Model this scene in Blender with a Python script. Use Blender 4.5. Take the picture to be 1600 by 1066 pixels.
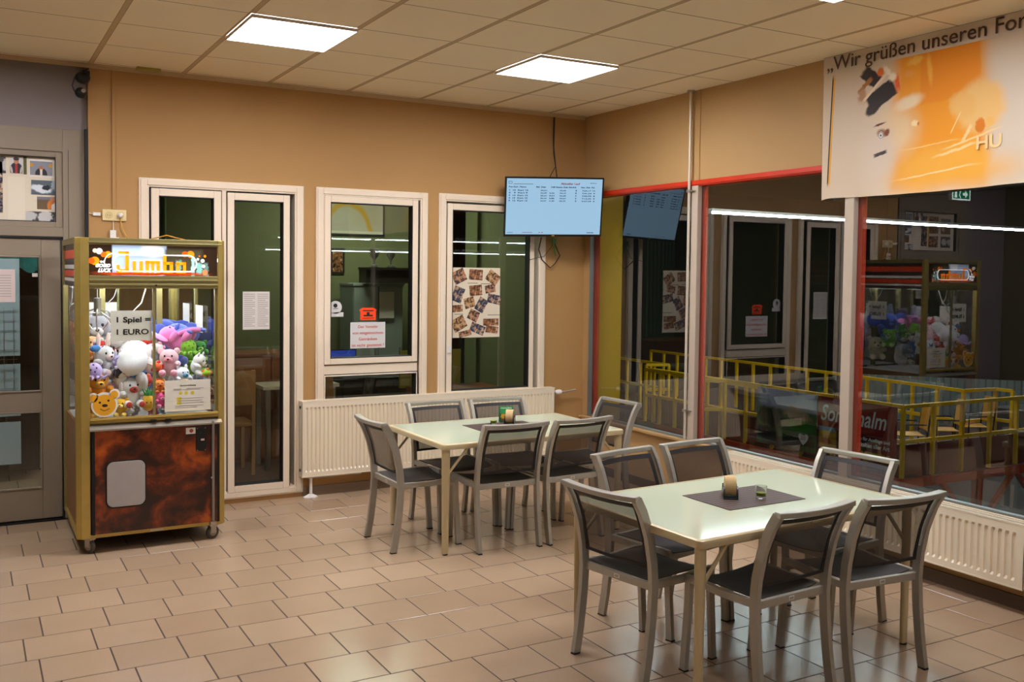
import bpy, math, random
from math import sin, cos, pi, radians as RD
from mathutils import Vector, Matrix
random.seed(7)
sc = bpy.context.scene
for _o in list(bpy.data.objects): bpy.data.objects.remove(_o)
C = sc.collection

# ------------------------------------------------------------------ camera, world, exposure
cam = bpy.data.cameras.new('camera'); camo = bpy.data.objects.new('camera', cam); C.objects.link(camo)
_r = Vector((0.8708239, -0.4914547, 0.0117520)); _u = Vector((0.0105531, 0.0425890, 0.9990369)); _f = Vector((0.4914819, 0.8698611, -0.0422739))
_m = Matrix(((_r.x, _u.x, -_f.x), (_r.y, _u.y, -_f.y), (_r.z, _u.z, -_f.z))).to_4x4()
_m.translation = Vector((-4.9286, -7.3960, 1.7792)); camo.matrix_world = _m
cam.sensor_width = 36; cam.lens = 1512.24 / 1600 * 36; cam.shift_y = -42.08 / 1600; cam.clip_start = .05; cam.clip_end = 200
sc.camera = camo
w = bpy.data.worlds.new('world'); sc.world = w; w.use_nodes = True
w.node_tree.nodes['Background'].inputs[0].default_value = (.02, .025, .03, 1); w.node_tree.nodes['Background'].inputs[1].default_value = .3
vs = sc.view_settings; vs.view_transform = 'Standard'; vs.look = 'None'; vs.gamma = 1; vs.use_curve_mapping = False
vs.exposure = 0.22
PANEL_E = 34.0        # ceiling light panels
CASE_E = 34.0         # tubes in the claw machine
HALL_E = 50.0         # strip lights of the hall
H = 3.204; GX = -4.1535; GY = -0.0637; G = .625

# ------------------------------------------------------------------ helpers
def hx(s):
    s = s.lstrip('#'); v = [int(s[i:i+2], 16)/255 for i in (0, 2, 4)]
    return tuple(c/12.92 if c <= .04045 else ((c+.055)/1.055)**2.4 for c in v) + (1,)
class NT:
    def __init__(s, name):
        s.m = bpy.data.materials.new(name); s.m.use_nodes = True; s.t = s.m.node_tree; s.n = s.t.nodes; s.l = s.t.links
        s.b = s.n['Principled BSDF']; s.out = s.n['Material Output']
    def add(s, t, **k):
        n = s.n.new(t)
        for a, v in k.items(): setattr(n, a, v)
        return n
    def val(s, sock, v):
        if isinstance(v, (int, float)) or isinstance(v, tuple): sock.default_value = v
        else: s.l.new(v, sock)
    def math(s, op, a, b=0.0, c=None, clamp=False):
        n = s.add('ShaderNodeMath', operation=op, use_clamp=clamp); s.val(n.inputs[0], a); s.val(n.inputs[1], b)
        if c is not None: s.val(n.inputs[2], c)
        return n.outputs[0]
    def mix(s, f, a, b):
        n = s.add('ShaderNodeMix', data_type='RGBA'); s.val(n.inputs[0], f); s.val(n.inputs[6], a); s.val(n.inputs[7], b); return n.outputs[2]
    def noise(s, scale, detail=3, vec=None, dist=0.0):
        n = s.add('ShaderNodeTexNoise'); n.inputs['Scale'].default_value = scale; n.inputs['Detail'].default_value = detail; n.inputs['Distortion'].default_value = dist
        s.l.new(vec if vec is not None else s.obj(), n.inputs['Vector']); return n.outputs[0]
    def obj(s):
        if not hasattr(s, '_tc'): s._tc = s.add('ShaderNodeTexCoord')
        return s._tc.outputs['Object']
    def xyz(s):
        if not hasattr(s, '_x'): s._x = s.add('ShaderNodeSeparateXYZ'); s.l.new(s.obj(), s._x.inputs[0])
        return s._x.outputs
    def bump(s, h, strength=.2, dist=.002):
        n = s.add('ShaderNodeBump'); n.inputs['Strength'].default_value = strength; n.inputs['Distance'].default_value = dist
        s.l.new(h, n.inputs['Height']); s.l.new(n.outputs[0], s.b.inputs['Normal'])
    def ramp(s, f, stops):
        n = s.add('ShaderNodeValToRGB'); e = n.color_ramp.elements
        while len(e) < len(stops): e.new(.5)
        for el, (p, c) in zip(e, stops): el.position = p; el.color = c
        s.l.new(f, n.inputs[0]); return n.outputs[0]
MATS = {}
def mat(name, col, rough=.5, metal=0.0, var=.0, scale=8.0, bump=0.0, bscale=60.0, emit=None, estr=0.0, spec=.5, coat=0.0, alpha=None, sheen=0.0):
    if name in MATS: return MATS[name]
    k = NT(name); c = hx(col) if isinstance(col, str) else col
    b = k.b.inputs; b['Base Color'].default_value = c; b['Roughness'].default_value = rough; b['Metallic'].default_value = metal
    b['Specular IOR Level'].default_value = spec; b['Coat Weight'].default_value = coat
    if var:
        d = tuple(x*(1-var) for x in c[:3])+(1,); e = tuple(min(1, x*(1+var)) for x in c[:3])+(1,)
        k.l.new(k.mix(k.noise(scale), d, e), b['Base Color'])
    if bump: k.bump(k.noise(bscale, 4), bump)
    if emit: b['Emission Color'].default_value = hx(emit); b['Emission Strength'].default_value = estr
    if alpha is not None: b['Alpha'].default_value = alpha
    if sheen: b['Sheen Weight'].default_value = sheen
    k.m.diffuse_color = c; MATS[name] = k.m; return k.m
def glass_mat(name, tint='ffffff', refl=1.5, rough=0.0, dirt=.0):
    if name in MATS: return MATS[name]
    k = NT(name); k.n.remove(k.b)
    fr = k.add('ShaderNodeFresnel'); fr.inputs[0].default_value = refl
    tr = k.add('ShaderNodeBsdfTransparent'); tr.inputs[0].default_value = hx(tint)
    gl = k.add('ShaderNodeBsdfGlossy'); gl.inputs['Roughness'].default_value = rough; gl.inputs[0].default_value = (.95, .97, 1, 1)
    geo = k.add('ShaderNodeNewGeometry'); mx = k.add('ShaderNodeMixShader'); k.l.new(k.math('MULTIPLY', fr.outputs[0], k.math('SUBTRACT', 1.0, geo.outputs['Backfacing'])), mx.inputs[0]); k.l.new(tr.outputs[0], mx.inputs[1]); k.l.new(gl.outputs[0], mx.inputs[2])
    last = mx.outputs[0]
    if dirt:
        df = k.add('ShaderNodeBsdfDiffuse'); df.inputs[0].default_value = (.6, .62, .6, 1)
        m2 = k.add('ShaderNodeMixShader'); m2.inputs[0].default_value = dirt; k.l.new(last, m2.inputs[1]); k.l.new(df.outputs[0], m2.inputs[2]); last = m2.outputs[0]
    k.l.new(last, k.out.inputs[0]); MATS[name] = k.m; return k.m
def paint(name, base, layers, rough=.6, emit=0.0, basevar=0.0, coat=0.0):
    """printed picture: layers of soft shapes in the object's own x/z plane. layer = (shape, cx, cz, rx, rz, angle_deg, soft, colour, wobble)"""
    if name in MATS: return MATS[name]
    k = NT(name); x, y, z = k.xyz(); col = hx(base)
    if basevar: col = k.mix(k.noise(5), hx(base), tuple(v*(1-basevar) for v in hx(base)[:3])+(1,))
    wob = {}
    for L in layers:
        sh, cx, cz, rx, rz, ang, soft, c = L[:8]; wb = L[8] if len(L) > 8 else 0; op = L[9] if len(L) > 9 else 1.0
        px = k.math('SUBTRACT', x, cx); pz = k.math('SUBTRACT', z, cz)
        if wb:
            sck = round(1.2/max(rx, rz), 1)
            if sck not in wob:
                nn = k.add('ShaderNodeTexNoise'); nn.inputs['Scale'].default_value = sck*2; nn.inputs['Detail'].default_value = 4; k.l.new(k.obj(), nn.inputs['Vector'])
                sp = k.add('ShaderNodeSeparateColor'); k.l.new(nn.outputs[1], sp.inputs[0]); wob[sck] = sp.outputs
            px = k.math('ADD', px, k.math('MULTIPLY', k.math('SUBTRACT', wob[sck][0], .5), wb)); pz = k.math('ADD', pz, k.math('MULTIPLY', k.math('SUBTRACT', wob[sck][1], .5), wb))
        a = RD(ang); u = k.math('DIVIDE', k.math('ADD', k.math('MULTIPLY', px, cos(a)), k.math('MULTIPLY', pz, sin(a))), rx)
        v = k.math('DIVIDE', k.math('SUBTRACT', k.math('MULTIPLY', pz, cos(a)), k.math('MULTIPLY', px, sin(a))), rz)
        if sh == 'e': d = k.math('SQRT', k.math('ADD', k.math('MULTIPLY', u, u), k.math('MULTIPLY', v, v)))
        elif sh == 'o': d = k.math('MULTIPLY', k.math('ABSOLUTE', k.math('SUBTRACT', k.math('SQRT', k.math('ADD', k.math('MULTIPLY', u, u), k.math('MULTIPLY', v, v))), 1)), 8)
        else: d = k.math('MAXIMUM', k.math('ABSOLUTE', u), k.math('ABSOLUTE', v))
        mr = k.add('ShaderNodeMapRange'); mr.interpolation_type = 'SMOOTHSTEP'; k.l.new(d, mr.inputs[0])
        mr.inputs[1].default_value = 1-soft; mr.inputs[2].default_value = 1+soft*.2+.001; mr.inputs[3].default_value = op; mr.inputs[4].default_value = 0
        col = k.mix(mr.outputs[0], col, hx(c))
    k.val(k.b.inputs['Base Color'], col); k.b.inputs['Roughness'].default_value = rough; k.b.inputs['Coat Weight'].default_value = coat
    if emit: k.val(k.b.inputs['Emission Color'], col); k.b.inputs['Emission Strength'].default_value = emit
    MATS[name] = k.m; return k.m

class MB:
    def __init__(s): s.v = []; s.f = []; s.mi = []; s.cur = 0; s.M = None; s.col = []
    def P(s, p):
        p = Vector(p); s.v.append(tuple(s.M @ p) if s.M else tuple(p)); return len(s.v)-1
    def F(s, ids): s.f.append(tuple(ids)); s.mi.append(s.cur); return s
    def box(s, x0, x1, y0, y1, z0, z1):
        if x0 > x1: x0, x1 = x1, x0
        if y0 > y1: y0, y1 = y1, y0
        if z0 > z1: z0, z1 = z1, z0
        i = [s.P(p) for p in ((x0,y0,z0),(x1,y0,z0),(x1,y1,z0),(x0,y1,z0),(x0,y0,z1),(x1,y0,z1),(x1,y1,z1),(x0,y1,z1))]
        for q in ((3,2,1,0),(4,5,6,7),(0,1,5,4),(1,2,6,5),(2,3,7,6),(3,0,4,7)): s.F([i[a] for a in q])
        return s
    def ring(s, x0, x1, z0, z1, wx, wz, y0, y1, wb=None):
        wb = wz if wb is None else wb
        s.box(x0, x0+wx, y0, y1, z0, z1); s.box(x1-wx, x1, y0, y1, z0, z1); s.box(x0+wx, x1-wx, y0, y1, z1-wz, z1); s.box(x0+wx, x1-wx, y0, y1, z0, z0+wb); return s
    def loops(s, rings, cap=True, closed=True):
        n = len(rings[0]); ids = [[s.P(p) for p in r] for r in rings]
        for a, b in zip(ids, ids[1:]):
            for j in range(n if closed else n-1): s.F((a[j], a[(j+1) % n], b[(j+1) % n], b[j]))
        if cap and closed: s.F(ids[0][::-1]); s.F(ids[-1])
        return s
    def frames(s, pts, up=(0, 0, 1), closed=False):
        pts = [Vector(p) for p in pts]; out = []; n = len(pts); prev = None
        for i, p in enumerate(pts):
            a = pts[i-1] if (i or closed) else p; b = pts[(i+1) % n] if (i < n-1 or closed) else p
            t = (b-a).normalized(); u = Vector(up) if prev is None else prev
            if abs(t.dot(u.normalized())) > .98: u = Vector((1, 0, 0)) if abs(t.x) < .9 else Vector((0, 1, 0))
            sd = t.cross(u).normalized(); un = sd.cross(t).normalized(); prev = un; out.append((p, sd, un))
        return out
    def tube(s, pts, r, seg=8, r2=None):
        fr = s.frames(pts); n = len(fr); rr = []
        for i, (p, a, b) in enumerate(fr):
            q = r if r2 is None else r+(r2-r)*i/(n-1)
            rr.append([p+a*cos(2*pi*j/seg)*q+b*sin(2*pi*j/seg)*q for j in range(seg)])
        return s.loops(rr)
    def bar(s, pts, wd, th, up=(0, 0, 1)):
        """rectangular section: wd across (side), th along up"""
        pts = [Vector(p) for p in pts]; rr = []; n = len(pts)
        for i, p in enumerate(pts):
            t = (pts[min(n-1, i+1)]-pts[max(0, i-1)]).normalized(); sd = t.cross(Vector(up)).normalized(); un = sd.cross(t).normalized()
            rr.append([p+sd*a*wd/2+un*b*th/2 for a, b in ((-1,-1),(1,-1),(1,1),(-1,1))])
        return s.loops(rr)
    def cyl(s, c, r, h, axis='z', seg=20, r2=None):
        c = Vector(c); e = {'x': (Vector((0,1,0)), Vector((0,0,1)), Vector((1,0,0))), 'y': (Vector((0,0,1)), Vector((1,0,0)), Vector((0,1,0))), 'z': (Vector((1,0,0)), Vector((0,1,0)), Vector((0,0,1)))}[axis]
        r2 = r if r2 is None else r2
        return s.loops([[c+e[2]*t*h+(e[0]*cos(2*pi*j/seg)+e[1]*sin(2*pi*j/seg))*q for j in range(seg)] for t, q in ((0, r), (1, r2))])
    def lathe(s, c, prof, seg=24):
        c = Vector(c); return s.loops([[c+Vector((cos(2*pi*j/seg)*r, sin(2*pi*j/seg)*r, z)) for j in range(seg)] for r, z in prof])
    def ball(s, c, r, seg=14, rot=None):
        if isinstance(r, (int, float)): r = (r, r, r)
        n = seg//2+1; rr = []; c = Vector(c); q = rot.to_matrix() if rot is not None else None
        for i in range(n+1):
            t = pi*(i/n); t = min(max(t, .03), pi-.03); ring = []
            for j in range(seg):
                p = Vector((sin(t)*cos(2*pi*j/seg)*r[0], sin(t)*sin(2*pi*j/seg)*r[1], -cos(t)*r[2]))
                ring.append(c+(q @ p if q is not None else p))
            rr.append(ring)
        return s.loops(rr)
    def prism(s, pts, y0, y1):
        """outline in x,z extruded in y"""
        return s.loops([[(x, y0, z) for x, z in pts], [(x, y1, z) for x, z in pts]])
    def grid(s, fn, nu, nv, th=(0, 0, 0)):
        a = [[s.P(fn(i/nu, j/nv)) for j in range(nv+1)] for i in range(nu+1)]
        for i in range(nu):
            for j in range(nv): s.F((a[i][j], a[i+1][j], a[i+1][j+1], a[i][j+1]))
        if any(th):
            t = Vector(th); b = [[s.P(Vector(fn(i/nu, j/nv))+t) for j in range(nv+1)] for i in range(nu+1)]
            for i in range(nu):
                for j in range(nv): s.F((b[i][j+1], b[i+1][j+1], b[i+1][j], b[i][j]))
            for i in range(nu): s.F((a[i][0], b[i][0], b[i+1][0], a[i+1][0])); s.F((a[i][nv], a[i+1][nv], b[i+1][nv], b[i][nv]))
            for j in range(nv): s.F((a[0][j], a[0][j+1], b[0][j+1], b[0][j])); s.F((a[nu][j], b[nu][j], b[nu][j+1], a[nu][j+1]))
        return s
    def build(s, name, m, parent=None, smooth=False, bevel=0.0, loc=None, rot=None, sub=0):
        me = bpy.data.meshes.new(name); me.from_pydata(s.v, [], s.f); me.validate()
        ms = m if isinstance(m, (list, tuple)) else [m]
        for q in ms: me.materials.append(q)
        if len(ms) > 1 and len(s.mi) == len(me.polygons): me.polygons.foreach_set('material_index', s.mi)
        import bmesh
        bm = bmesh.new(); bm.from_mesh(me); bmesh.ops.recalc_face_normals(bm, faces=bm.faces); bm.to_mesh(me); bm.free()
        if smooth:
            me.polygons.foreach_set('use_smooth', [True]*len(me.polygons))
            try: me.set_sharp_from_angle(angle=RD(38))
            except Exception: pass
        o = bpy.data.objects.new(name, me); C.objects.link(o)
        if parent is not None: o.parent = parent
        if loc is not None: o.location = loc
        if rot is not None: o.rotation_euler = rot
        if bevel:
            b = o.modifiers.new('bevel', 'BEVEL'); b.width = bevel; b.segments = 2; b.limit_method = 'ANGLE'; b.angle_limit = RD(40)
        if sub:
            b = o.modifiers.new('sub', 'SUBSURF'); b.levels = b.render_levels = sub
        return o
def tag(o, label, cat, group=None, kind=None):
    o['label'] = label; o['category'] = cat
    if group: o['group'] = group
    if kind: o['kind'] = kind
    return o
def thing(name, label, cat, loc=(0, 0, 0), rz=0.0, group=None, rot=None):
    o = bpy.data.objects.new(name, None); C.objects.link(o); o.empty_display_size = .1
    o.location = loc; o.rotation_euler = rot if rot else (0, 0, rz); return tag(o, label, cat, group)
def struct(o, label, cat='structure'): return tag(o, label, cat, kind='structure')
def dup(root, loc=None, rz=None, label=None, group=None):
    r = root.copy(); C.objects.link(r)
    if loc is not None: r.location = loc
    if rz is not None: r.rotation_euler = (0, 0, rz)
    if label: r['label'] = label
    if group: r['group'] = group
    for ch in list(root.children):
        c = ch.copy(); C.objects.link(c); c.parent = r
        for g in list(ch.children): d = g.copy(); C.objects.link(d); d.parent = c
    return r
def text(body, size, m, parent=None, loc=(0, 0, 0), rot=(pi/2, 0, 0), width=None, name='lettering', align='LEFT', bold=0.0, shear=0.0, ext=.0006, height=None):
    cu = bpy.data.curves.new(name, 'FONT'); cu.body = body; cu.size = size; cu.extrude = ext; cu.align_x = align; cu.offset = bold; cu.shear = shear; cu.resolution_u = 3
    cu.materials.append(m); o = bpy.data.objects.new(name, cu); C.objects.link(o)
    me = bpy.data.meshes.new_from_object(o); bpy.data.objects.remove(o); o = bpy.data.objects.new(name, me); C.objects.link(o)
    if width or height:
        xs = [v.co.x for v in me.vertices]; ys = [v.co.y for v in me.vertices]; dx, dy = max(xs)-min(xs), max(ys)-min(ys)
        sx = width/dx if width else 1; sy = height/dy if height else 1
        for v in me.vertices: v.co.x *= sx; v.co.y *= sy
    o.location = loc; o.rotation_euler = rot
    if parent is not None: o.parent = parent
    return o
def RZ(a): return Matrix.Rotation(a, 4, 'Z')

# ------------------------------------------------------------------ materials
def wall_mat(name, col, var=.06):
    k = NT(name); c = hx(col)
    k.l.new(k.mix(k.noise(1.6, 4), tuple(v*(1-var) for v in c[:3])+(1,), tuple(min(1, v*(1+var)) for v in c[:3])+(1,)), k.b.inputs['Base Color'])
    k.b.inputs['Roughness'].default_value = .7; k.bump(k.noise(140, 3), .08, .001); return k.m
M_wall = wall_mat('wall_paint', 'b58a52'); M_parapet = wall_mat('parapet_paint', 'ba945e')
M_grey = mat('grey_panel', '8a7f7c', .55, var=.04, scale=2)
M_alu = mat('door_aluminium', '948570', .42, metal=.0, var=.03, scale=3)
M_cream = mat('cream_frame', 'efdcc0', .38, var=.03, scale=3)
M_gasket = mat('black_gasket', '15120f', .6)
M_rad = mat('radiator_enamel', 'f3e4c6', .35)
M_red = mat('red_steel', 'd0340f', .45, var=.1, scale=6)
M_mull = mat('mullion_alu', 'c9b9a4', .4, metal=.2, var=.06, scale=10)
M_chairalu = mat('brushed_aluminium', 'b0aa9b', .36, metal=.4, var=.06, scale=20)
M_tabframe = mat('cream_table_frame', 'cdb98d', .35, metal=.15)
M_steel = mat('steel', 'b8b2a8', .3, metal=.9)
M_black = mat('black_plastic', '0d0c0b', .4)
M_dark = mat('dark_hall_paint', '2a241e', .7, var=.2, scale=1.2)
M_yel = mat('yellow_steel', 'ffc400', .4, var=.06, scale=5)
M_brass = mat('brass_profile', 'bda357', .34, metal=.6, var=.12, scale=14)
M_brass2 = mat('brass_profile_dark', '9a8e5a', .36, metal=.55, var=.1, scale=14)
M_paper = mat('paper', 'efe6d8', .7)
M_white = mat('white_plastic', 'ece7dd', .45)
M_ink = mat('ink_black', '14110f', .6)
M_glass = glass_mat('clear_glass', 'fafcfb', 1.5)
M_gwin = glass_mat('hall_window_glass', 'eef4f2', 2.1)
M_gback = glass_mat('office_window_glass', 'f1f5f1', 1.8)

# floor tiles
kf = NT('floor_tile'); at = kf.add('ShaderNodeVertexColor', layer_name='tone'); sp_ = kf.add('ShaderNodeSeparateColor'); kf.l.new(at.outputs[0], sp_.inputs[0])
n1 = kf.noise(60, 3); n2 = kf.noise(4, 3)
tone = kf.math('ADD', kf.math('MULTIPLY', sp_.outputs[0], .6), kf.math('MULTIPLY', n2, .5))
c_ = kf.mix(tone, hx('a88c6e'), hx('bea182')); c_ = kf.mix(kf.math('MULTIPLY', n1, .2), c_, hx('97806a'))
kf.l.new(c_, kf.b.inputs['Base Color']); kf.b.inputs['Roughness'].default_value = .22; kf.b.inputs['Specular IOR Level'].default_value = .6
pass; M_tile = kf.m
M_grout = mat('grout', '4a3a2e', .85)

# ceiling
kc = NT('ceiling_tile'); cx_, cy_, cz_ = kc.xyz()
def gl(kk, v, o, wd):   # distance to a grid line
    f = kk.math('FRACT', kk.math('ADD', kk.math('DIVIDE', kk.math('SUBTRACT', v, o), G), .5)); return kk.math('MULTIPLY', kk.math('ABSOLUTE', kk.math('SUBTRACT', f, .5)), G)
dxg = gl(kc, cx_, GX, 0); dyg = gl(kc, cy_, GY, 0)
bandX = kc.math('LESS_THAN', dxg, .016); edgeX = kc.math('MULTIPLY', kc.math('GREATER_THAN', dxg, .013), kc.math('LESS_THAN', dxg, .0175)); lineY = kc.math('LESS_THAN', dyg, .005)
base = kc.mix(kc.math('MULTIPLY', kc.noise(3, 4), .5), hx('f6e8c8'), hx('eedebc'))
base = kc.mix(kc.math('MAXIMUM', lineY, 0.0), base, hx('a88e68')); base = kc.mix(bandX, base, hx('c4ab80')); base = kc.mix(edgeX, base, hx('a88e68'))
kc.l.new(base, kc.b.inputs['Base Color']); kc.b.inputs['Roughness'].default_value = .8; kc.bump(kc.noise(180, 3), .1, .001); M_ceil = kc.m

# ------------------------------------------------------------------ the setting
LX = -6.2; FY = -12.0
# floor: individual tiles in staggered rows, one structure
off = {2: .101, 3: .277, 4: .167, 5: .256, 6: .084, 7: .153, 8: .288, 9: .181, 10: .093, 11: .145, 12: .214, 13: .294, 14: .094, 15: .145, 16: .252, 17: .189, 18: .007}
def floor_mesh(name, x0, x1, rows, ylim):
    vs_, fs_, mi_, tn = [], [], [], []
    for k in rows:
        y1 = -1.983+.298*(9-k); y0 = y1-.298; o = off.get(k, random.random()*.3); n0 = int((x0-o)/.3)-1; g = .0032
        for i in range(n0, int((x1-o)/.3)+2):
            a, b = o+i*.3, o+i*.3+.3; a = max(a, x0); b = min(b, x1)
            if b-a < .02: continue
            c0, c1 = max(y0, ylim[0]), min(y1, ylim[1])
            if c1-c0 < .02: continue
            t = random.random(); s0 = len(vs_); e = .0012
            vs_ += [(a+g, c0+g, -e), (b-g, c0+g, -e), (b-g, c1-g, -e), (a+g, c1-g, -e), (a+g+e, c0+g+e, 0), (b-g-e, c0+g+e, 0), (b-g-e, c1-g-e, 0), (a+g+e, c1-g-e, 0)]
            for q in ((4,5,6,7),(0,1,5,4),(1,2,6,5),(2,3,7,6),(3,0,4,7)): fs_.append(tuple(s0+z for z in q)); mi_.append(0); tn.append(t)
    s0 = len(vs_); vs_ += [(x0, ylim[0], -.0013), (x1, ylim[0], -.0013), (x1, ylim[1], -.0013), (x0, ylim[1], -.0013)]; fs_.append((s0, s0+1, s0+2, s0+3)); mi_.append(1); tn.append(0)
    s0 = len(vs_); vs_ += [(x0, ylim[0], -.2), (x1, ylim[0], -.2), (x1, ylim[1], -.2), (x0, ylim[1], -.2)]; fs_.append((s0+3, s0+2, s0+1, s0)); mi_.append(1); tn.append(0)
    me = bpy.data.meshes.new(name); me.from_pydata(vs_, [], fs_); me.materials.append(M_tile); me.materials.append(M_grout); me.polygons.foreach_set('material_index', mi_)
    ca = me.color_attributes.new('tone', 'FLOAT_COLOR', 'CORNER'); d = []
    for p in me.polygons: d += [tn[p.index], 0, 0, 1]*len(p.vertices)
    ca.data.foreach_set('color', d); o = bpy.data.objects.new(name, me); C.objects.link(o); return o
struct(floor_mesh('floor', LX, 0.0, range(2, 46), (FY, .14)), 'beige grey ceramic floor tiles laid in staggered rows', 'floor')
struct(floor_mesh('floor_vestibule', LX, -4.2, range(-12, 3), (.14, 3.4)), 'grey tiled floor seen beyond the glass entrance door', 'floor')
M_hole = mat('panel_housing', 'd8d0c4', .5)
lit = [(-2, 2), (1, 2), (4, 2), (4, 6), (1, 12)]
mb = MB()
for i in range(-4, 7):
    for j in range(0, 20):
        if (i, j) in lit: continue
        x0 = max(GX+G*i, LX); x1 = min(GX+G*(i+1), 0); y1 = min(GY-G*j, 0); y0 = max(GY-G*(j+1), FY)
        if x1 > x0 and y1 > y0: a = [mb.P(p) for p in ((x0, y0, H), (x0, y1, H), (x1, y1, H), (x1, y0, H))]; mb.F(a)
mb.F([mb.P(p) for p in ((LX, GY, H), (LX, 0.2, H), (0, 0.2, H), (0, GY, H))]); mb.F([mb.P(p) for p in ((LX, FY-.1, H+.06), (LX, .2, H+.06), (0.2, .2, H+.06), (.2, FY-.1, H+.06))])
struct(mb.build('ceiling', M_ceil), 'suspended ceiling of square beige mineral panels', 'ceiling')
M_panel = mat('lit_diffuser', 'ffffff', .4, emit='f3f4ff', estr=PANEL_E)
where = {(1, 2): 'square white ceiling light panel, the left one, above the gap between machine and french door', (4, 2): 'square white ceiling light panel near the corner, toward the screen'}
for i, j in lit:
    cx, cy = GX+G*(i+.5), GY-G*(j+.5)
    t = thing('ceiling_light', where.get((i, j), 'square white ceiling light panel behind the viewer'), 'ceiling light', (cx, cy, H), group='square ceiling light panels')
    MB().ring(-.3115, .3115, -.3115, .3115, .006, .006, 0, .02).build('frame', M_hole, t, rot=(-pi/2, 0, 0), loc=(0, 0, 0))
    MB().box(-.305, .305, -.305, .305, .002, .018).build('diffuser', M_panel, t)

# back wall with its openings (french door, window 1, window 2, entrance on the left)
mb = MB()
def wb(x0, x1, z0, z1): mb.box(x0, x1, 0, .22, z0, z1)
wb(-4.17, -3.84, 0, H); wb(-3.84, -2.63, 2.435, H); wb(-2.63, -2.53, 0, H); wb(-2.53, -1.57, 2.437, H); wb(-2.53, -1.57, 0, .62); wb(-1.57, -1.47, 0, H)
wb(-1.47, -.42, 2.442, H); wb(-1.47, -.42, 0, .64); wb(-.42, .12, 0, H); wb(-3.84, -2.63, -.02, .035)
struct(mb.build('wall_back', M_wall), 'tan painted back wall above and between the white windows', 'wall')
mb = MB(); mb.box(LX, -4.172, .06, .22, 2.742, H); mb.box(LX, -5.45, .06, .22, 0, 2.742)
struct(mb.build('wall_entrance_panel', M_grey), 'grey panelled wall above the entrance door', 'wall')
mb = MB(); mb.box(-4.19, -4.172, .0, .2, 0, 2.75); struct(mb.build('trim_1', M_gasket), 'dark gap between entrance frame and tan wall', 'trim')
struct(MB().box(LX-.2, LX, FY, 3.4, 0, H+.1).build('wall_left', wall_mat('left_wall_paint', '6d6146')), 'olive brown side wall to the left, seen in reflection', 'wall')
struct(MB().box(LX-.2, .2, FY-.2, FY, 0, H+.1).build('wall_front', M_wall), 'tan wall behind the viewer', 'wall')
# right wall: parapet, lintel, corner strip
mb = MB(); mb.box(0, .14, FY, 0, -.1, .47); mb.box(0, .14, FY, 0, 2.5, H+.1); mb.box(0, .04, -.105, 0, .47, 2.5)
struct(mb.build('wall_right', M_parapet), 'tan right wall above and below the large hall window', 'wall')
struct(MB().box(-.05, .03, FY, -.02, .468, .49).build('trim_2', M_parapet, bevel=.004), 'tan window ledge running under the hall window', 'trim')
struct(MB().box(-.012, .0, FY, 0, 0, .075).build('baseboard_right', mat('skirting_brown', '5e4733', .5)), 'brown tiled skirting under the hall window', 'baseboard')
mb = MB(); mb.box(-2.63, 0, -.012, 0, 0, .075); mb.box(-4.17, -3.84, -.012, 0, 0, .075)
struct(mb.build('baseboard_back', mat('skirting_tile', '8a735c', .4)), 'beige tile skirting along the back wall', 'baseboard')
mb = MB(); mb.box(LX, -.02, -.03, 0, H-.012, H+.0); mb.box(LX, -.02, -.012, 0, H-.03, H-.012); 
struct(mb.build('trim_3', mat('ceiling_trim', 'c9b08a', .5)), 'narrow light ceiling trim along the back wall', 'trim')

# windows in the back wall: frame, sash, gasket, glass
def win(name, label, X0, X1, Z0, Z1, leaves, handle=None):
    root = thing(name, label, 'window'); root['kind'] = 'structure'
    f = MB(); f.ring(X0, X1, Z0, Z1, .07, .065, -.015, .12); f.ring(X0+.012, X1-.012, Z0+.012, Z1-.012, .045, .04, -.024, -.012)
    for (a, b, c, d, k) in leaves:
        if k == 'rail': f.box(a, b, -.012, .12, c, d)
    f.build('window_frame', M_cream, root, bevel=.003)
    for (a, b, c, d, k) in leaves:
        if k == 'rail': continue
        sw, sh = k; g = MB(); g.ring(a-.007, b+.007, c-.007, d+.007, .012, .012, -.014, .05); g.ring(a+sw-.004, b-sw+.004, c+sh-.004, d-sh+.004, .008, .008, -.0255, .05)
        sash = MB().ring(a, b, c, d, sw, sh, -.026, .06).build('sash', M_cream, root, bevel=.004)
        g.build('gasket', M_gasket, sash)
        MB().box(a+sw, b-sw, .012, .018, c+sh, d-sh).build('pane', M_gback, sash)
    if handle:
        hm = MB(); hm.box(handle[0]-.014, handle[0]+.014, -.04, -.024, handle[1]-.03, handle[1]+.03); hm.build('handle', M_white, root, bevel=.003)
    return root
win('window_1', 'white french door with two tall glazed leaves behind the claw machine', -3.84, -2.63, .035, 2.435, [(-3.757, -3.262, .085, 2.362, (.055, .055)), (-3.262, -3.216, .08, 2.37, 'rail'), (-3.216, -2.742, .085, 2.357, (.052, .056))])
win('window_2', 'white window with red notice and narrow lower light above radiator', -2.53, -1.57, .62, 2.437, [(-2.464, -1.663, 1.036, 2.371, (.052, .05)), (-2.464, -1.66, .95, 1.036, 'rail'), (-2.464, -1.663, .69, .95, (.012, .012))])
win('window_3', 'white window with photo collage poster beside the screen', -1.47, -.42, .64, 2.442, [(-1.395, -.542, .72, 2.36, (.05, .055))], (-1.372, 1.13))

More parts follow.
